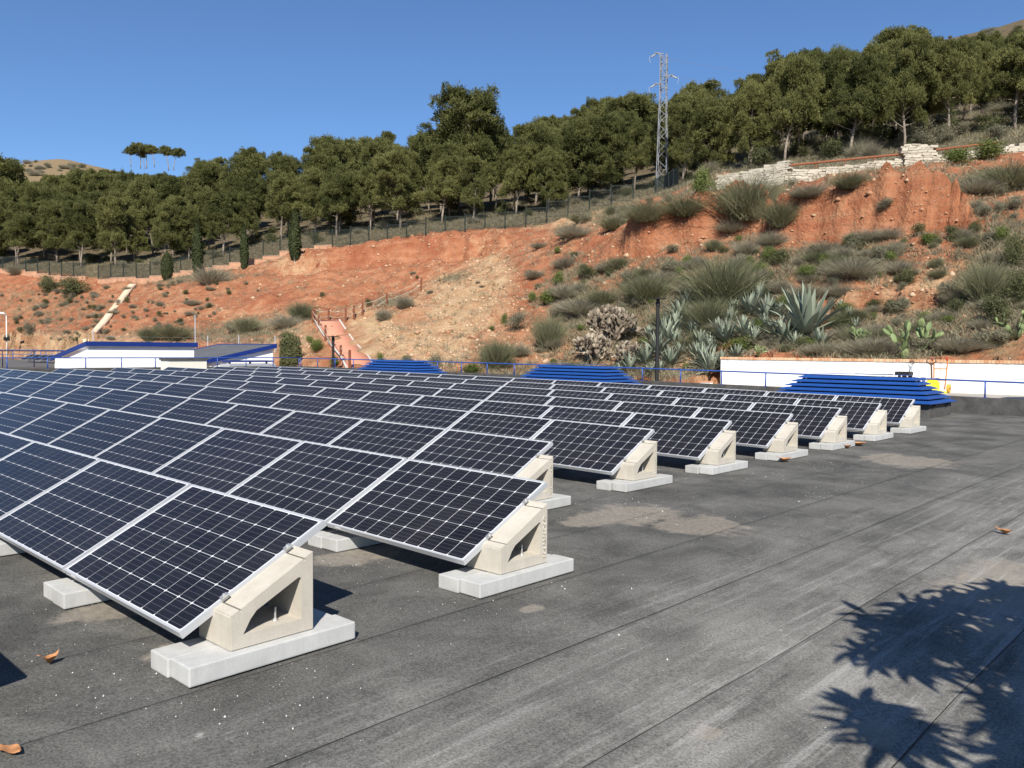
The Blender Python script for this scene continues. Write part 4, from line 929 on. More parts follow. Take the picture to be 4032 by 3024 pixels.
for (a, ua), (b, ub) in zip(pos[:-1], pos[1:]):
    za, zb_ = hz(a.x, a.y), hz(b.x, b.y); brick = ua < 1290; zt_ = max(za, zb_)+(.42 if brick else .05)
    A, B = Vector((a.x, a.y, zt_))-L, Vector((b.x, b.y, zt_))-L; d = (B-A).normalized(); up = Vector((0, 0, 1))
    if 300 < ua < 352: continue
    if brick:
        sct = MB().bar(A-up*.6+d*.005, B-up*.6-d*.005, .26, 1.2).build('base_wall', FBRK, fn); MB().bar(A+up*.03, B+up*.03, .34, .06).build('coping', simple('coping_tan', (.45, .30, .2), .9), sct)
    MB().bar(A-up*.3, A+up*1.95, .10).build('post', IRON, fn)
    bars = MB().bar(A+up*.12, B+up*.12, .04).bar(A+up*1.72, B+up*1.72, .04)
    for k in range(1, 17): q = A.lerp(B, k/17); bars.bar(q+up*.06, q+up*1.85, .024)
    o = bars.build('bar_panel', IRON, fn); o['kind'] = 'stuff'
tag(fn, 'dark iron bar fence on a stepped brick base along the wood', 'fence')

STONE = NB('pale_stone', .95, .1); STONE.color(STONE.mix(STONE.attr('tint').outputs['Fac'], (.31, .275, .21), (.50, .46, .375))); STONE.bump(STONE.noise(STONE.world(), 9, 5, .7), .6, .03); STONE = STONE.mat
RUST = simple('rusty_pipe', (0.22, 0.075, 0.035), .85, var=.3, vscale=6)
def wall_line(L): return [Vector(tuple(map(float, at_depth(u, v, d)))) for u, v, d in L]
sw = empty('stone_wall', tuple(map(float, at_depth(3096, 700, 55)))); SL = Vector(sw.location)
def stones(pts, tops, name, th=.42, minh=.45):
    mb = MB(); tint = []; fine_p, fine_t = [], []
    for (a, b, ta, tb) in zip(pts[:-1], pts[1:], tops[:-1], tops[1:]):
        for i in range(4): q = a.lerp(b, i/4); fine_p.append(q); fine_t.append(max(ta+(tb-ta)*i/4, hz(q.x, q.y)+minh))
    fine_p.append(pts[-1]); fine_t.append(max(tops[-1], hz(pts[-1].x, pts[-1].y)+minh)); pts, tops = fine_p, fine_t
    for (a, b, ta, tb) in zip(pts[:-1], pts[1:], tops[:-1], tops[1:]):
        Ls = (b-a).xy.length; d = Vector((b.x-a.x, b.y-a.y, 0)).normalized(); nn = Vector((-d.y, d.x, 0))
        z = min(hz(a.x, a.y), hz(b.x, b.y))-.5; zmax = max(ta, tb); row = 0
        while z < zmax:
            hh = random.uniform(.12, .2); s = -random.uniform(0, .3)
            while s < Ls:
                ww = random.uniform(.22, .62); f = min(max((s+ww/2)/Ls, 0), 1); p = a.lerp(b, f); top = ta+(tb-ta)*f; g_ = hz(p.x, p.y)
                if z+hh*.6 < top and z+hh > g_-.1:
                    c = Vector((a.x, a.y, 0))+d*(s+ww/2); j = random.uniform(-.03, .03)
                    M = Matrix.Translation(Vector((c.x, c.y, z+hh/2))-SL) @ Matrix((d, nn, Vector((0, 0, 1)))).transposed().to_4x4() @ Matrix.Rotation(random.uniform(-.13, .13), 4, 'Y')
                    mb.box(-ww/2+.012, ww/2-.012, -th/2+j, th/2+j, -hh/2+.01, hh/2-.01, M); tint += [random.random()]*8
                s += ww
            z += hh
    me = mb.mesh(name, STONE); fattr(me, 'tint', tint); o = obj(name, me, sw); o['kind'] = 'stuff'; return o
w1 = wall_line([(2832, 690, 58), (2960, 668, 57), (3100, 632, 55.5)]); stones(w1, [q.z for q in w1], 'tall_stonework')
w2 = wall_line([(3100, 674, 55.5), (3330, 655, 55), (3562, 632, 54.5)]); stones(w2, [q.z for q in w2], 'low_stonework')
w3 = wall_line([(3560, 572, 54.3), (3668, 569, 54)]); stones(w3, [q.z for q in w3], 'pillar', .7)
w4 = wall_line([(3668, 616, 54), (3850, 598, 53.7), (4032, 578, 53.5), (4300, 552, 52)]); stones(w4, [q.z for q in w4], 'low_stonework')
for a, b in (((3100, 652, 55.5), (3560, 606, 54.4)), ((3664, 594, 54.1), (3930, 569, 53.6))):
    A, B = wall_line([a, b]); A.z = max(A.z, hz(A.x, A.y)+.75); B.z = max(B.z, hz(B.x, B.y)+.75); pr = MB().tube([A-SL, B-SL], .075, 8).build('pipe_rail', RUST, sw)
    for t in (.25, .5, .75): q = A.lerp(B, t)-SL; MB().tube([q, q-Vector((0, 0, .55))], .04, 6).build('stub_post', RUST, pr)
tag(sw, 'pale dry-stone wall with pillar and rusty pipe rails on the red bank', 'wall')

GALV = simple('galvanised_lattice', (.19, .20, .21), .55, .4, metal=.3)
pq = at_depth(2606, 768, 93); pyl = empty('lattice_pylon', (float(pq[0]), float(pq[1]), hz(pq[0], pq[1])-.3), R(24)); HP = float(at_depth(2606, 222, 93)[2])-pyl.location.z
def pw(z): t = z/HP; return (1.18-(1.18-.70)*min(t/.72, 1))/2
levels = [0]; 
while levels[-1] < HP-.3: levels.append(min(levels[-1]+max(.55, pw(levels[-1])*2.0), HP))
cor = [(-1, -1), (1, -1), (1, 1), (-1, 1)]
for cx_, cy_ in cor: MB().bar((cx_*pw(0), cy_*pw(0), 0), (cx_*pw(HP*.72), cy_*pw(HP*.72), HP*.72), .085).bar((cx_*pw(HP), cy_*pw(HP), HP*.72), (cx_*pw(HP), cy_*pw(HP), HP), .08).build('leg', GALV, pyl)
for f in range(4):
    br = MB(); (ax_, ay_), (bx_, by_) = cor[f], cor[(f+1) % 4]
    for i, (z0, z1) in enumerate(zip(levels[:-1], levels[1:])):
        p_, q_ = ((ax_*pw(z0), ay_*pw(z0), z0), (bx_*pw(z1), by_*pw(z1), z1)) if (i+f) % 2 else ((bx_*pw(z0), by_*pw(z0), z0), (ax_*pw(z1), ay_*pw(z1), z1)); br.bar(p_, q_, .05)
        if z0 > HP*.68: br.bar((ax_*pw(z1), ay_*pw(z1), z1), (bx_*pw(z1), by_*pw(z1), z1), .045)
    br.build('lattice_face', GALV, pyl)
INS = simple('glass_insulator', (.42, .40, .36), .3)
for sx, zz in ((-1, HP+.05), (1, HP-2.55), (-1, HP-3.3)):
    am = MB().bar((0, 0, zz), (sx*1.0, 0, zz+.25), .09).bar((0, 0, zz-.35), (sx*.8, 0, zz+.2), .06).build('cross_arm', GALV, pyl)
    MB().tube([(sx*(.7+.09*k), .1, zz+.25-.05*k) for k in range(9)], [.05, .11]*4+[.05], 8).build('insulator', INS, am)
    MB().tube([(sx*1.55, .1, zz), (sx*1.65, .1, zz-.35), (sx*1.5, .1, zz-.8)], .02, 5).build('jumper_wire', INS, am)
tag(pyl, 'tall galvanised lattice power pylon rising above the pines', 'pylon')

# ------------------------------------------------------------------ path with rope fence, drain channel, lamp posts
def ribbon(name, Lp, Rp, mat, lift, kind=None, parent=None, n=24, flat=True):
    def chain(L):
        P = [ground(u, v, 40)[0] for u, v in L]; t = np.linspace(0, len(P)-1, n); A = np.array([tuple(p) for p in P])
        return np.stack([np.interp(t, range(len(P)), A[:, k]) for k in range(3)], 1)
    A, B = chain(Lp), chain(Rp)
    if flat:
        zz = (A[:, 2]+B[:, 2])/2; k = np.polyfit(np.arange(n), zz, 2); zz = np.polyval(k, np.arange(n)); A[:, 2] = B[:, 2] = zz
    else:
        zz = np.maximum(A[:, 2], B[:, 2]); zz = np.convolve(np.pad(zz, 3, mode='edge'), np.ones(7)/7, 'valid'); A[:, 2] = B[:, 2] = zz
    A[:, 2] += lift; B[:, 2] += lift; D = np.concatenate([A, B, A-[0, 0, .6], B-[0, 0, .6]]); F = []
    for i in range(n-1): F += [(i, n+i, n+i+1, i+1), (i, i+1, 2*n+i+1, 2*n+i), (n+i, 3*n+i, 3*n+i+1, n+i+1)]
    F += [(0, 2*n, 3*n, n), (n-1, 2*n-1, 4*n-1, 3*n-1)]
    o = obj(name, np_mesh(name, D, F, False, mat), parent)
    if kind: o['kind'] = kind
    return o, A, B
PB = NB('path_brick', .9, .15); bt = PB.n('ShaderNodeTexBrick'); PB.link(PB.world((1, 1, 1)), bt.inputs[0]); bt.inputs['Scale'].default_value = 4.0
for k, c in ((1, (.56, .23, .145)), (2, (.64, .29, .19)), (3, (.52, .24, .16))): bt.inputs[k].default_value = (*c, 1)
PB.color(PB.mix(PB.ramp(PB.noise(PB.world(), .7, 5, .6), .3, .7), bt.outputs[0], (.60, .27, .17))); PB = PB.mat
path, PA, PBb = ribbon('path', [(1240, 1271), (1265, 1318), (1300, 1368), (1345, 1432), (1372, 1470)], [(1337, 1268), (1367, 1300), (1402, 1345), (1452, 1408), (1490, 1462)], PB, .14, 'structure')
CONC = simple('path_kerb_concrete', (.50, .47, .41), .9, var=.15, vscale=2)
for E_ in (PA, PBb): MB().tube([tuple(q+np.array([0, 0, -.03])) for q in E_], .07, 6).build('edge_kerb', CONC, path)
RUSTP = simple('rust_post', (.20, .07, .035), .85, var=.2, vscale=5); ROPE = simple('rope', (.42, .36, .27), .9)
def rope_fence(marks, label, hgt=1.05):
    P = [ground(u, v, 40)[0] for u, v in marks]; e = empty('rope_fence', P[0]); L = Vector(P[0])
    for q in P: MB().box(-.055, .055, -.055, .055, -.3, hgt, Matrix.Translation(q-L)).build('post', RUSTP, e)
    for a, b in zip(P[:-1], P[1:]):
        for hh in (.92, .5):
            pts = [(a-L).lerp(b-L, t)+Vector((0, 0, hh-.16*4*t*(1-t))) for t in np.linspace(0, 1, 9)]; MB().tube(pts, .022, 5).build('rope', ROPE, e, smooth=True)
    tag(e, label, 'fence'); return e
rope_fence([(1377, 1452), (1342, 1428), (1310, 1385), (1282, 1342), (1256, 1300), (1231, 1272)], 'rope fence with rusty posts along the left side of the pink path')
rope_fence([(1239, 1264), (1294, 1270), (1361, 1268), (1393, 1258), (1427, 1243), (1523, 1206), (1659, 1146)], 'rope fence with rusty posts climbing from the top of the pink path')
ch, CA, CB = ribbon('drain_channel', [(513, 1118), (468, 1180), (418, 1245), (372, 1302), (322, 1352)], [(540, 1118), (495, 1180), (444, 1245), (398, 1302), (350, 1352)], simple('channel_concrete', (.62, .48, .33), .9, var=.2, vscale=1.0, bump=.3, bscale=8), .28, None, None, 40, False)
tag(ch, 'pale concrete drain channel running diagonally down the left slope', 'channel')
def lamp(u, vtop, d, label):
    p = at_depth(u, vtop, d); zb = min(hz(p[0], p[1]), .2)-.05; e = empty('lamp_post', (float(p[0]), float(p[1]), zb)); h = float(p[2])-zb
    MB().tube([(0, 0, -.2), (0, 0, h*.5), (0, 0, h*.5+.01), (0, 0, h)], [.085, .085, .07, .07], 12).build('pole', BLK, e, smooth=False)
    MB().tube([(0, 0, h-.28), (0, 0, h-.1)], .09, 12).build('collar', BLK, e); MB().tube([(0, 0, h), (0, 0, h+.035)], .32, 20).build('lamp_disc', simple('lamp_black', (.02, .02, .02), .4), e)
    tag(e, label, 'lamp post'); return e
lamp(2591, 1178, 33.3, 'slim black lamp post with flat disc top among the agaves'); lamp(1312, 1326, 47.0, 'slim black lamp post with flat disc top beside the pink path')

# ------------------------------------------------------------------ agaves and prickly pears
MAGA = leafmat('agave_blue_green', (0.13, 0.16, 0.115), (0.34, 0.37, 0.28), .08, .5); MAGY = leafmat('agave_yellowing', (.22, .24, .10), (.45, .42, .18), .1, .6)
def agave_mesh(seed, n=34, droop=.5):
    g = np.random.default_rng(seed); V, F, T = [], [], []
    for i in range(n):
        az = i*2.399+g.uniform(-.25, .25); el = R(8)+R(78)*((i+.5)/n)**.85; L = g.uniform(.75, 1.05)*(1 if el < R(70) else .9); w_ = g.uniform(.055, .085); dr = droop*g.uniform(0, 1)*(1 if i < n*.5 else .3)
        p = np.array([math.cos(az)*.05, math.sin(az)*.05, .05+.12*i/n]); side = np.array([-math.sin(az), math.cos(az), 0.0]); o = len(V); K = 7; e_ = el; tt = g.uniform(.1, .8)
        for k in range(K):
            t = k/(K-1); ww = w_*(.75+.9*t*(1-t)*1.6)*(1-t**2.6); d = np.array([math.cos(az)*math.cos(e_), math.sin(az)*math.cos(e_), math.sin(e_)]); up = np.cross(side, d)*-1
            V += [p-side*ww/1.1+up*ww*.25, p-up*ww*.25, p+side*ww/1.1+up*ww*.25]; T += [tt]*3; p = p+d*L/(K-1); e_ -= dr*t*.55
        for k in range(K-1):
            a = o+k*3
            for j in range(2): F.append((a+j, a+j+1, a+j+4, a+j+3))
    me = np_mesh('leaves', V, F, True, MAGA); fattr(me, 'tint', T); return me
AGA = [agave_mesh(1, 40, .5), agave_mesh(2, 30, .25), agave_mesh(3, 34, .7), agave_mesh(4, 26, .15)]
AG = [(3172, 1330, 205, 0, 'largest agave rosette with broad upright leaves above the white wall')]
for k, (u, v, h) in enumerate([(3090, 1350, 110), (3230, 1365, 80), (3020, 1260, 105), (2950, 1240, 95), (2985, 1190, 80), (2930, 1330, 95), (2860, 1350, 100), (2800, 1390, 80), (3340, 1270, 70), (3370, 1300, 55), (3310, 1230, 55), (2680, 1260, 90), (2650, 1310, 95), (2620, 1340, 90), (2700, 1210, 80),
      (2590, 1400, 95), (2540, 1440, 85), (2480, 1465, 85), (2440, 1482, 60), (2640, 1440, 80), (2680, 1400, 60), (2770, 1440, 95), (2800, 1470, 105), (2755, 1360, 70), (2870, 1280, 75), (2730, 1320, 70), (3050, 1320, 75), (2560, 1335, 60), (2600, 1470, 55), (3120, 1190, 60), (2900, 1410, 60), (3010, 1300, 70), (2970, 1350, 75), (3130, 1370, 70), (2890, 1230, 60), (3070, 1240, 65), (2830, 1310, 65), (2660, 1360, 70), (2610, 1300, 60), (2510, 1410, 60), (2560, 1480, 60), (2840, 1440, 70), (2740, 1400, 60), (2720, 1265, 65), (2770, 1230, 55), (3290, 1290, 45), (3200, 1250, 50)]):
    AG.append((u, v, h, 1+k % 3, None))
ACNT = {}
for k, (u, v, h, m_, lab) in enumerate(sorted(AG)):
    p, d = ground(u, v, 31.5); s = h*d/FPX*1.05
    e = obj('agave', AGA[m_], None, (p.x, p.y, p.z-.03)); e.rotation_euler = (random.uniform(-.15, .15), random.uniform(-.15, .15), random.uniform(0, 6.28)); e.scale = (s*1.1, s*1.1, s)
    side = 'left of the lamp post' if u < 2570 else ('between lamp post and white wall' if u < 2830 else ('above the white wall, left of the largest agave' if u < 3150 else 'above the white wall, right of the largest agave'))
    ACNT[side] = ACNT.get(side, 0)+1; tag(e, lab or f'{nth(ACNT[side])} smaller blue-grey agave {side}', 'agave', 'smaller agaves on the slope' if not lab else None)
def pear_mesh(seed, nbase, depth, mat, ragged=0.0):
    g = np.random.default_rng(seed); V, F, T = [], [], []; nu, nv = 9, 5
    def pad(base, d, face, L):
        o = len(V); side = np.cross(d, face); c = base+d*L*.5; tt = g.uniform(0, 1)
        for i in range(nv+1):
            ph = math.pi*i/nv
            for j in range(nu):
                a = 2*math.pi*j/nu; V.append(c-d*math.cos(ph)*L*.52+(side*math.cos(a)*L*.36+face*math.sin(a)*L*.07)*math.sin(ph)**.8*(1-.12*math.cos(ph)*-1)); T.append(tt)
        for i in range(nv):
            for j in range(nu): F.append((o+i*nu+j, o+i*nu+(j+1) % nu, o+(i+1)*nu+(j+1) % nu, o+(i+1)*nu+j))
    def grow(base, d, lev, L):
        face = unit(np.cross(d, g.normal(size=3))); pad(base, d, face, L)
        if lev == 0: return
        for _ in range(g.integers(1, 3+(lev > 1))):
            side = np.cross(d, face); sp = g.uniform(-.9, .9); nd = unit(d*g.uniform(.5, 1)+side*sp+face*g.normal()*.25+np.array([0, 0, .25])); grow(base+d*L*.93+side*sp*L*.22, nd, lev-1, L*g.uniform(.82, 1.0))
    for i in range(nbase): a = g.uniform(0, 6.28); grow(np.array([math.cos(a)*.25*g.random(), math.sin(a)*.25*g.random(), -.03]), unit(np.array([math.cos(a)*.5, math.sin(a)*.5, 1])), depth, .27)
    V = np.array(V); V /= max(V[:, 2].max(), .1); me = np_mesh('pads', V, F, True, mat); fattr(me, 'tint', T); return me
MPEAR = leafmat('pear_green', (.12, .17, .075), (.28, .34, .15), .05, .55); MPDRY = leafmat('pear_withered', (.11, .085, .06), (.44, .37, .28), .05, .8)
for u, v, h, seed, mt, lab in [(3580, 1408, 160, 3, MPEAR, 'green prickly pear with round pads leaning over the brick coping'), (3375, 1355, 75, 5, MPEAR, 'small green prickly pear left of the round-padded one'), (2400, 1360, 170, 8, MPDRY, 'tall withered grey prickly pear left of the lamp post'), (2340, 1430, 130, 9, MPDRY, 'lower withered prickly pear behind the middle skylight'),
     (2450, 1445, 110, 12, MPDRY, 'small withered prickly pear beside the lamp post agaves'), (4000, 1400, 110, 14, MPEAR, 'prickly pear half hidden in scrub at the right edge'), (2990, 1395, 40, 16, MPEAR, 'single-padded yellowish prickly pear on the wall top')]:
    p, d = ground(u, v, 31.0); s = h*d/FPX; e = empty('prickly_pear', (p.x, p.y, p.z-.05)); o = obj('pads', pear_mesh(seed, *((4, 3) if mt is MPEAR else (5, 5)), mt), e); o['kind'] = 'stuff'; e.scale = (s*.95, s*.95, s); e.rotation_euler = (0, 0, random.uniform(0, 6.28)); tag(e, lab, 'cactus')

# ------------------------------------------------------------------ shrubs one can pick out, then the small ones dotted over the slopes
for u, v, h, w_, k, lab in [
 (2845, 1200, 215, 260, 'broom', 'largest wispy green broom bush above the agaves'), (2790, 1290, 130, 170, 'broom', 'green broom below the largest broom, beside the agaves'), (2943, 862, 190, 240, 'broom', 'big broom bush in front of the left end of the stone wall'),
 (3070, 890, 120, 130, 'broom', 'broom bush growing in the notch of the red cliff'), (3350, 742, 65, 130, 'broom', 'broom on the cliff top under the stone wall pipe rail'), (3968, 745, 120, 220, 'broom', 'broom bush at the right end of the stone wall'), (3840, 760, 70, 170, 'dry', 'dry scrub right of the red cliff top'),
 (2540, 872, 85, 190, 'broom', 'broom bush on the crest left of the cliff'), (2420, 905, 60, 130, 'broom', 'broom clump on the crest below the pylon fence'), (2260, 935, 60, 150, 'dry', 'grey scrub on the crest below the fence'), (2700, 850, 90, 180, 'broom', 'broom bush on the crest below the pylon'), (3180, 775, 60, 140, 'dry', 'dry scrub along the top of the red cliff'),
 (3075, 1045, 65, 115, 'dark', 'dark round evergreen bush in the middle of the right slope'), (3359, 985, 75, 115, 'dark', 'dark bush at the foot of the red cliff'), (3172, 1098, 60, 140, 'fresh', 'bright green bush above the agaves'), (2909, 955, 32, 45, 'fresh', 'small green tuft on the red cliff foot'), (3940, 950, 62, 85, 'fresh', 'bright green tuft on the far right of the red slope'),
 (3608, 930, 48, 80, 'dark', 'small dark bush right of the red cliff'), (2874, 915, 60, 90, 'dry', 'pale dead branches on the red cliff face'), (3490, 830, 50, 100, 'sage', 'grey bush on the upper red cliff'), (3350, 1090, 90, 210, 'dry', 'wide grey dry scrub in the middle of the right slope'), (3250, 1000, 60, 140, 'dry', 'grey scrub left of the dark cliff-foot bush'),
 (3566, 1120, 75, 90, 'dark', 'dark bush on the tan bank'), (2643, 1075, 55, 110, 'sage', 'grey-green bush on the red slope over the lamp post'), (2547, 1190, 130, 190, 'broom', 'olive broom bush left above the agaves'), (2470, 1120, 60, 110, 'sage', 'sage bush left of the olive broom'), (3529, 1235, 60, 130, 'sage', 'spreading bush under the overhanging tan ledge'), (3440, 1215, 45, 90, 'dark', 'low dark bush left under the tan ledge'),
 (3743, 1195, 85, 130, 'sage', 'grey bush right of the tan ledge'), (3876, 1190, 190, 150, 'broom', 'tall green broom near the right edge'), (3920, 1280, 120, 140, 'dark', 'dense bush below the tall broom at the right edge'), (4008, 1060, 140, 120, 'dark', 'dark bush cut by the right edge of the view'), (3990, 1200, 130, 140, 'dark', 'second dark bush at the right edge, lower down'), (3772, 1385, 75, 320, 'dry', 'low grey scrub above the brick coping on the right'),
 (2916, 1392, 70, 200, 'fresh', 'low green weeds above the left end of the white wall'), (3433, 1395, 85, 230, 'dry', 'dry grass clump above the brick coping left of the prickly pear'), (3240, 1395, 60, 200, 'dry', 'dry grass on the wall top under the largest agave'), (3640, 1390, 70, 150, 'sage', 'scrub behind the green prickly pear'), (3900, 1405, 70, 200, 'sage', 'low scrub over the coping near the right edge'),
 (2200, 1125, 60, 70, 'fresh', 'green bush on the spur right of the sandy slope'), (2225, 1175, 70, 110, 'dry', 'grey dry bush below the green spur bush'), (2328, 1098, 50, 90, 'dark', 'dark bush on the red slope right of the spur'), (2398, 1092, 38, 45, 'dark', 'small dark round bush right of the other on the red slope'), (2094, 1190, 45, 50, 'fresh', 'small green bush on the bare sandy slope edge'),
 (2037, 1300, 70, 115, 'sage', 'grey-green bush at the right edge of the sandy slope'), (2163, 1370, 150, 120, 'broom', 'tall broom between sandy slope and withered pears'), (1985, 1285, 55, 40, 'fresh', 'upright green bush at the sandy slope edge'), (2290, 1240, 80, 150, 'dry', 'grey scrub above the withered prickly pears'), (2370, 1200, 70, 120, 'broom', 'broom above the withered prickly pears'),
 (1448, 1207, 32, 34, 'dark', 'small round bush beside the climbing rope fence'), (1270, 1172, 22, 30, 'dark', 'lone dark tuft on the red bank above the path'), (1935, 1302, 22, 30, 'fresh', 'tiny green tuft on the sandy slope'), (2043, 1400, 55, 70, 'dry', 'grey dry bush low on the sandy slope edge'), (1594, 1212, 60, 60, 'dry', 'dry grass bush on the spur ridge by the rope'),
 (1510, 1260, 55, 50, 'dry', 'dry grass clump on the spur below the rope fence'), (1720, 1462, 75, 90, 'sage', 'bush behind the railing right of the smallest skylight'), (1955, 1450, 140, 130, 'broom', 'tall spindly plant behind the railing left of the middle skylight'), (1860, 1472, 45, 240, 'fresh', 'low green weeds behind the railing between two skylights'), (1495, 1435, 50, 45, 'fresh', 'green tuft where the path meets the railing'),
 (184, 1155, 88, 100, 'dark', 'dark green round bush at the top left of the bank'), (297, 1168, 95, 140, 'dark', 'larger dark green bush left of the drain channel'), (835, 1118, 85, 110, 'dry', 'brown twiggy bush beside the second cypress'), (899, 1160, 24, 30, 'dark', 'tuft under the narrow cypress on the red bank'), (66, 1080, 50, 60, 'dry', 'grey bush at the fence foot on the far left'),
 (589, 1342, 65, 80, 'broom', 'grey-green broom above the penthouse roof, left one'), (686, 1342, 75, 125, 'broom', 'wide grey-green broom above the penthouse roof'), (972, 1310, 75, 90, 'broom', 'broom bush above the slanting blue fascia'), (905, 1318, 50, 80, 'sage', 'sage bush above the grey penthouse roof'), (1190, 1262, 85, 100, 'broom', 'broom bush at the top left of the pink path'), (1130, 1290, 60, 110, 'dry', 'dry grass left of the pink path top'),
 (1320, 1440, 40, 60, 'fresh', 'green weeds at the left edge of the pink path'), (1245, 1385, 60, 70, 'fresh', 'green weeds on the bank left of the pink path'), (120, 1320, 60, 60, 'sage', 'bush at the foot of the far left slope'), (3760, 655, 75, 190, 'fresh', 'yellow-green bush behind the pipe rail right of the pillar'), (3880, 630, 80, 200, 'fresh', 'yellow-green bush behind the right pipe rail'), (2760, 770, 110, 130, 'fresh', 'olive bush right of the pylon foot')]:
    shrub(u, v, h, w_, k, lab, None, 31.0)
ZN = [('left bank', 'dotted on the left red bank', [(0, 860), (1120, 1345)], 170, ('sage', 'dark', 'sage', 'dry'), (9, 26)), ('far bank', 'dotted on the red bank above the path', [(500, 1900), (960, 1220)], 22, ('sage', 'dark', 'dry'), (8, 18)),
      ('near slope', 'dotted on the right-hand red slope', [(2080, 4032), (900, 1390)], 330, ('sage', 'dry', 'dry', 'sage', 'dark', 'fresh', 'broom', 'broom'), (18, 64)), ('crest', 'along the crest below the wood', [(2100, 4032), (690, 880)], 95, ('dry', 'broom', 'sage'), (25, 55)), ('foot', 'at the foot of the slope behind the railing', [(1100, 2800), (1300, 1475)], 60, ('fresh', 'dry', 'sage', 'fresh'), (18, 42))]
ADJ = {'broom': 'wispy broom', 'dry': 'dry grey tuft', 'sage': 'grey-green sage bush', 'dark': 'dark little bush', 'fresh': 'fresh green tuft'}
for nm, wh, ((u0, u1), (v0, v1)), n, kinds, (h0, h1) in ZN:
    c = 0; cu, cv = (u0+u1)/2, (v0+v1)/2; SC = {}
    while c < n:
        u, v = (random.uniform(u0, u1), random.uniform(v0, v1)) if random.random() < .4 else (cu+random.gauss(0, 70), cv+random.gauss(0, 32)); c += 1
        if not (u0 < u < u1 and v0 < v < v1): continue
        cu, cv = u, v
        if nm == 'near slope' and 2950 < u < 3760 and 720 < v < 930 and random.random() < .8: continue
        if v < np.interp(u, FL[:, 0], FL[:, 1])+18: continue
        if 1220 < u < 1500 and v > 1250: continue
        if 1500 < u < 1980 and 1120 < v < 1420 and random.random() < .85: continue
        gp_, gd_ = ground(u, v, 31.0)
        if gp_ is None or at_grid(CLIFF, gp_.x, gp_.y) > random.uniform(.15, .5): continue
        SC.setdefault(random.choice(kinds), []).append((u, v))
    for k, L_ in SC.items():
        for i, (u, v) in enumerate(sorted(L_)):
            h = random.uniform(h0, h1); shrub(u, v, h, h*random.uniform(1.1, 1.9), k, f'{nth(i+1)} {ADJ[k]} from left {wh}', f'{ADJ[k]} {wh}', 31.0)
# pepper tree by the penthouse
p, d = ground(1150, 1452, 40); pt = empty('pepper_tree', (p.x, p.y, p.z-.3)); Hh = float(at_depth(1150, 1300, d)[2])-pt.location.z
g = np.random.default_rng(3); CC, NN = [], []
for i in range(13):                                                   # hanging swags of foliage
    a, r0 = i*2.4, g.uniform(.1, .75); top = Hh*g.uniform(.62, .97); k = 520; t = g.uniform(0, 1, k)**.8; rr = .42*(1-.55*t)*g.uniform(.3, 1, k); aa = g.uniform(0, 6.28, k)
    CC.append(np.stack([math.cos(a)*(r0+.22*t)+np.cos(aa)*rr, math.sin(a)*(r0+.22*t)+np.sin(aa)*rr, top-t*Hh*g.uniform(.35, .75)+.25*(1-t)*(1-rr)], 1)); NN.append(np.stack([np.cos(aa), np.sin(aa), g.normal(size=k)*.3], 1))
C_ = np.concatenate(CC); NN = np.concatenate(NN); n = len(C_); V, F = quads(C_, unit(NN+g.normal(size=(n, 3))*.5), .05, .17, g)
me = np_mesh('crown', V, F, False, MDARK); fattr(me, 'tint', np.repeat(np.clip(g.normal(.55, .25, n), 0, 1), 5)); obj('crown', me, pt); MB().tube([(0, 0, -.5), (.1, 0, Hh*.7)], [.09, .03], 6).build('trunk', BARK, pt); tag(pt, 'drooping green pepper tree right of the penthouse with grey roof', 'tree')

for i, u in enumerate(sorted(random.uniform(45, 330) for _ in range(26))):
    p, d = ground(u, random.uniform(628, 700), 180)
    if p is not None and d > 200:
        k = random.choice(('dry', 'sage')); o = obj(SNAME[k], random.choice(SHRUB[k]), None, (p.x, p.y, p.z-.1)); h = random.uniform(1.0, 2.6); o.scale = (h*1.4, h*1.4, h); tag(o, f'{nth(i+1)} scrub clump from left on the bare left hilltop', 'shrub', 'scrub on the bare left hilltop')
for i, u in enumerate(sorted(random.uniform(3700, 4030) for _ in range(22))):
    p, d = ground(u, random.uniform(70, 190), 110)
    if p is not None:
        k = random.choice(('dry', 'sage', 'dark')); o = obj(SNAME[k], random.choice(SHRUB[k]), None, (p.x, p.y, p.z-.1)); h = random.uniform(.8, 2.0); o.scale = (h*1.4, h*1.4, h); tag(o, f'{nth(i+1)} scrub clump from left on the upper right hill', 'shrub', 'scrub on the upper right hill')
for k, (sx, zz) in enumerate(((-1, HP+.05), (1, HP-2.55), (-1, HP-3.3))):
    A = pyl.matrix_basis @ Vector((sx*1.5, .1, zz)); B = Vector(tuple(map(float, at_depth(4900, 330+60*k, 120))))
    o = MB().tube([A.lerp(B, t)+Vector((0, 0, -3.0*4*t*(1-t)))-A for t in np.linspace(0, 1, 24)], .011, 5).build('power_line', simple('wire_grey', (.2, .2, .21), .5)); o.location = A
    tag(o, f'{["uppermost", "middle", "lowest"][k]} thin power line leaving the pylon to the right', 'power line')
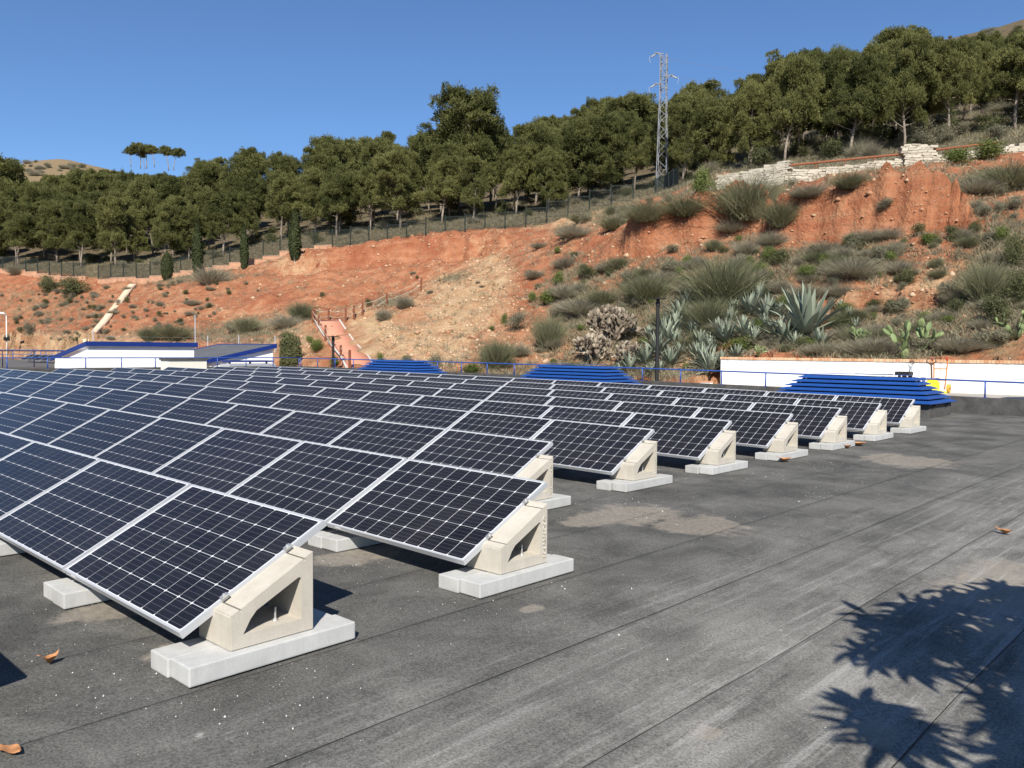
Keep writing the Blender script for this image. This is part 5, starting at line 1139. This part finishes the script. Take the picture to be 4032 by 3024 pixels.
# ------------------------------------------------------------------ grass and stones that nobody could count
gi = np.argwhere((pd > 31) & (pd < 125) & (pu > -60) & (pu < 4120)); area = RRr[gi[:, 0], gi[:, 1]]**2
wgt = (GRS[gi[:, 0], gi[:, 1]]**1.1*.9+.05)*np.where(behind[gi[:, 0], gi[:, 1]], .5, 1.0)*np.where(CLIFF[gi[:, 0], gi[:, 1]] > .35, .15, 1.0)*area*np.clip(70/pd[gi[:, 0], gi[:, 1]], .3, 2)**1.6; inyard = (GY[gi[:, 0], gi[:, 1]] < 30.9) & (GX[gi[:, 0], gi[:, 1]] > -14.6) | (GY[gi[:, 0], gi[:, 1]] < 25.2); wgt[inyard] = 0
onpath = (pu[gi[:, 0], gi[:, 1]] > 1235) & (pu[gi[:, 0], gi[:, 1]] < 1490) & (pv[gi[:, 0], gi[:, 1]] > 1262) & (pv[gi[:, 0], gi[:, 1]] < 1475); wgt[onpath] *= .1
def scatter(n, wg):
    ii = rng.choice(len(gi), n, p=wg/wg.sum()); a = np.clip(gi[ii, 0]+rng.uniform(-.5, .5, n), 0, NA-1.01); b = np.clip(gi[ii, 1]+rng.uniform(-.5, .5, n), 0, NR-1.01); i, j = a.astype(int), b.astype(int); fa, fb_ = a-i, b-j
    def I(A): return A[i, j]*(1-fa)*(1-fb_)+A[i+1, j]*fa*(1-fb_)+A[i, j+1]*(1-fa)*fb_+A[i+1, j+1]*fa*fb_
    return np.stack([I(GX), I(GY), I(GZ)], 1)
NG = 46000; Bc = scatter(NG, wgt); B = np.repeat(Bc, 9, 0)+rng.normal(size=(NG*9, 3))*np.array([.12, .12, 0]); n = len(B)
D = unit(np.stack([rng.normal(size=n)*.45, rng.normal(size=n)*.45, np.ones(n)], 1)); V, F = blades(B-[0, 0, .05], D, np.repeat(rng.uniform(.2, .65, NG), 9)*rng.uniform(.6, 1.1, n), .026, rng, .35)
MDG = leafmat('dry_grass_blades', (.15, .135, .08), (.42, .37, .25), .3); me = np_mesh('dry_grass', V, F, False, MDG); fattr(me, 'tint', np.repeat(np.repeat(rng.uniform(0, 1, NG), 9), 5))
gs = obj('dry_grass', me); tag(gs, 'dry tufts of grass all over the hillside', 'grass', kind='stuff')
ws = (1.05-GRS[gi[:, 0], gi[:, 1]])*area*np.clip(60/pd[gi[:, 0], gi[:, 1]], .3, 2)**2*(.25+.7*TAN[gi[:, 0], gi[:, 1]]+1.2*CLIFF[gi[:, 0], gi[:, 1]]); ws[inyard] = 0; ws[onpath] = 0; ns = 14000; Pc = scatter(ns, ws)
base8 = np.array([(1, 0, 0), (-1, 0, 0), (0, 1, 0), (0, -1, 0), (0, 0, 1), (0, 0, -1)], float); f8 = np.array([(0, 2, 4), (2, 1, 4), (1, 3, 4), (3, 0, 4), (2, 0, 5), (1, 2, 5), (3, 1, 5), (0, 3, 5)])
sz = np.exp(rng.normal(-2.8, .6, ns)).clip(.03, .26); ang = rng.uniform(0, 6.28, ns); J = base8[None]*(1+rng.normal(size=(ns, 6, 3))*.25)*sz[:, None, None]*np.array([1, .8, .6]); ca, sa = np.cos(ang)[:, None], np.sin(ang)[:, None]
V = np.stack([J[..., 0]*ca-J[..., 1]*sa, J[..., 0]*sa+J[..., 1]*ca, J[..., 2]], -1)+Pc[:, None]; me = np_mesh('slope_stones', V.reshape(-1, 3), (f8[None]+np.arange(ns)[:, None, None]*6).reshape(-1, 3))
SLM = NB('slope_stone', .95, .1); SLM.color(SLM.mix(SLM.attr('tint').outputs['Fac'], (.33, .15, .08), (.50, .37, .24))); me.materials.append(SLM.mat); fattr(me, 'tint', np.repeat(rng.uniform(0, 1, ns)**.8, 6))
tag(obj('slope_stones', me), 'loose stones lying on the bare slopes', 'stones', kind='stuff')

# ------------------------------------------------------------------ loquat tree just outside the frame whose leaves shade the roof
MLOQ = leafmat('loquat_leaf', (.03, .05, .015), (.09, .13, .04), .15, .4)
def rosette(c, r, g, V, F, T, n=11, L=.30):
    for i in range(n):
        az = i*2.4+g.uniform(-.3, .3); el = g.uniform(-.5, .75); LL = L*g.uniform(.7, 1.1); W = .036*g.uniform(.8, 1.2); p = np.array(c); side = np.array([-math.sin(az), math.cos(az), 0]); o = len(V); tt = g.random()
        for k in range(6):
            t = k/5; ww = W*math.sin(min(1, t*1.02+.04)*math.pi)**.7*(.6+.6*t) if k < 5 else .002; V += [p-side*ww, p+side*ww]; T += [tt]*2; d = np.array([math.cos(az)*math.cos(el), math.sin(az)*math.cos(el), math.sin(el)]); p = p+d*LL/5; el -= .16
        for k in range(5): F.append((o+2*k, o+2*k+1, o+2*k+3, o+2*k+2))
LQ = empty('loquat_tree', (10.6, -0.6, -6.0)); LO = np.array([10.6, -.6, -6.0]); V, F, T = [], [], []; g = np.random.default_rng(21); tw = MB()
tw.tube([(0, 0, -.2), (-.3, .3, 3), (-.6, .5, 6.5)], [.22, .19, .14], 10)
marks = [(3560, 2420), (3640, 2400), (3720, 2400), (3800, 2385), (3880, 2370), (3960, 2365), (4030, 2350), (3500, 2470), (3600, 2480), (3700, 2470), (4000, 2440), (3490, 2530), (3560, 2550), (3650, 2540), (3740, 2540), (3830, 2530), (3920, 2520), (4010, 2510), (3480, 2600), (3580, 2610),
         (4030, 2600), (4020, 2690), (4000, 2780), (3980, 2860), (4040, 2900), (3470, 2820), (3510, 2880), (3480, 2900), (4010, 2990), (4080, 2400), (4100, 2500), (4120, 2620), (4120, 2760), (4080, 2850), (4160, 2350), (4200, 2480), (4240, 2620), (4100, 3040)]
sv_ = np.array([.782, -.874, .989])/.989
for (u, v) in marks:
    q = at_roof(u, v); hgt = g.uniform(1.75, 2.5); c = q+sv_*(hgt-q[2])
    while project(c)[2] > 0 and project(c)[0] < 4032+.8*FPX/max(project(c)[2], .3): hgt += .15; c = q+sv_*(hgt-q[2])
    rosette(c-LO, .3, g, V, F, T, 12, .33)
    for _ in range(1): rosette(c-LO+g.normal(size=3)*np.array([.12, .12, .1]), .3, g, V, F, T, 9, .29)
    rosette(c-LO+g.normal(size=3)*.07+np.array([0, 0, .1]), .3, g, V, F, T, 9, .26)
    j0 = np.array([-3.6, 1.2+.3*(c[1]-LO[1]), 8.3]) ; tw.tube([j0, (j0+c-LO)/2+np.array([0, 0, .1]), c-LO], [.022, .013, .006], 5, cap=False)
for yy in (1.0, 1.6, .6): tw.tube([(-.6, .5, 6.5), (-1.8, .8+.2*yy, 7.8), (-3.6, 1.2+.3*yy*1.5, 8.3)], [.12, .08, .04], 7)
me = np_mesh('foliage', V, F, True, MLOQ); fattr(me, 'tint', T); obj('foliage', me, LQ); tw.build('trunk', BARK, LQ, smooth=True)
tag(LQ, 'loquat tree beside the roof, its leaf shadow at the lower right', 'tree')

# ------------------------------------------------------------------ dead leaves and grit on the roof
LEAF = simple('dead_leaf', (.40, .19, .085), .75, .2, var=.35, vscale=18)
def dead_leaf(u, v, L, W, rz, curl, lift, label):
    p = at_roof(u, v); mb = MB(); K, J = 8, 4; vs, fs = [], []
    for k in range(K+1):
        t = k/K; ww = W*math.sin(math.pi*min(1, t*.98+.01))**.75
        for j in range(-J//2, J//2+1):
            s = j/(J/2); vs.append((L*(t-.5), ww*s, lift*(4*(t-.5)**2)+curl*abs(s)*ww*1.4+.012+.006*math.sin(9*t+3*s)))
    n = J+1
    for k in range(K):
        for j in range(J): a = k*n+j; fs.append((a, a+1, a+n+1, a+n))
    mb.add(vs, fs); mb.tube([(-L*.5, 0, lift+.012), (-L*.68, .01, lift+.02)], [.003, .002], 5)
    o = mb.build('dead_leaf', LEAF, smooth=True); o.location = (p[0], p[1], zr(p[0])+.012); o.rotation_euler = (0, 0, rz); tag(o, label, 'leaf')
dead_leaf(38, 2975, .13, .032, .35, .15, .008, 'brown dead leaf in the bottom left corner'); dead_leaf(198, 2625, .10, .022, 1.9, .9, .05, 'curled dead leaf on the roof near the front row shadow')
dead_leaf(3955, 2108, .16, .035, -.3, .6, .04, 'dead leaf lying alone on the open roof at the right'); dead_leaf(3380, 1758, .28, .09, .6, .35, .06, 'orange dead leaf beside the seventh row kerb blocks'); dead_leaf(3336, 1768, .16, .06, -.5, .5, .05, 'small dead leaf against the seventh row kerb blocks'); dead_leaf(3090, 1822, .2, .07, 1.0, .4, .06, 'dead leaf against the sixth row kerb blocks')
gn = 1500; gx, gy = [], []
hot = [(u, v) for u, v in ((800, 2780), (1050, 2700), (1900, 2400), (2050, 2330), (640, 2700), (480, 2600), (1300, 2250), (2440, 1990), (2500, 1985), (2850, 1860), (3260, 1840), (3300, 1830), (3180, 1960))]; hp = [at_roof(*h_) for h_ in hot]
cx_ = np.array([hp[i][0] for i in rng.integers(0, len(hp), gn)]); sel = rng.integers(0, len(hp), gn); hpA = np.array(hp)
X = np.where(rng.random(gn) < .55, hpA[sel, 0]+rng.normal(size=gn)*.3, rng.uniform(-3, 4.2, gn)); Y = np.where(X == 0, 0, np.where(rng.random(gn) < .55, hpA[sel, 1]+rng.normal(size=gn)*.3, rng.uniform(-1.5, 14, gn)))
sz = np.exp(rng.normal(-6.2, .5, gn)).clip(.001, .010); J = base8[None]*(1+rng.normal(size=(gn, 6, 3))*.3)*sz[:, None, None]; V = J+np.stack([X, Y, -.0138*X-.0002*X*X+.011], 1)[:, None]
me = np_mesh('roof_grit', V.reshape(-1, 3), (f8[None]+np.arange(gn)[:, None, None]*6).reshape(-1, 3), False, simple('white_grit', (.55, .54, .51), .9)); tag(obj('roof_grit', me), 'white grit and crumbs scattered on the dark roof', 'grit', kind='stuff')
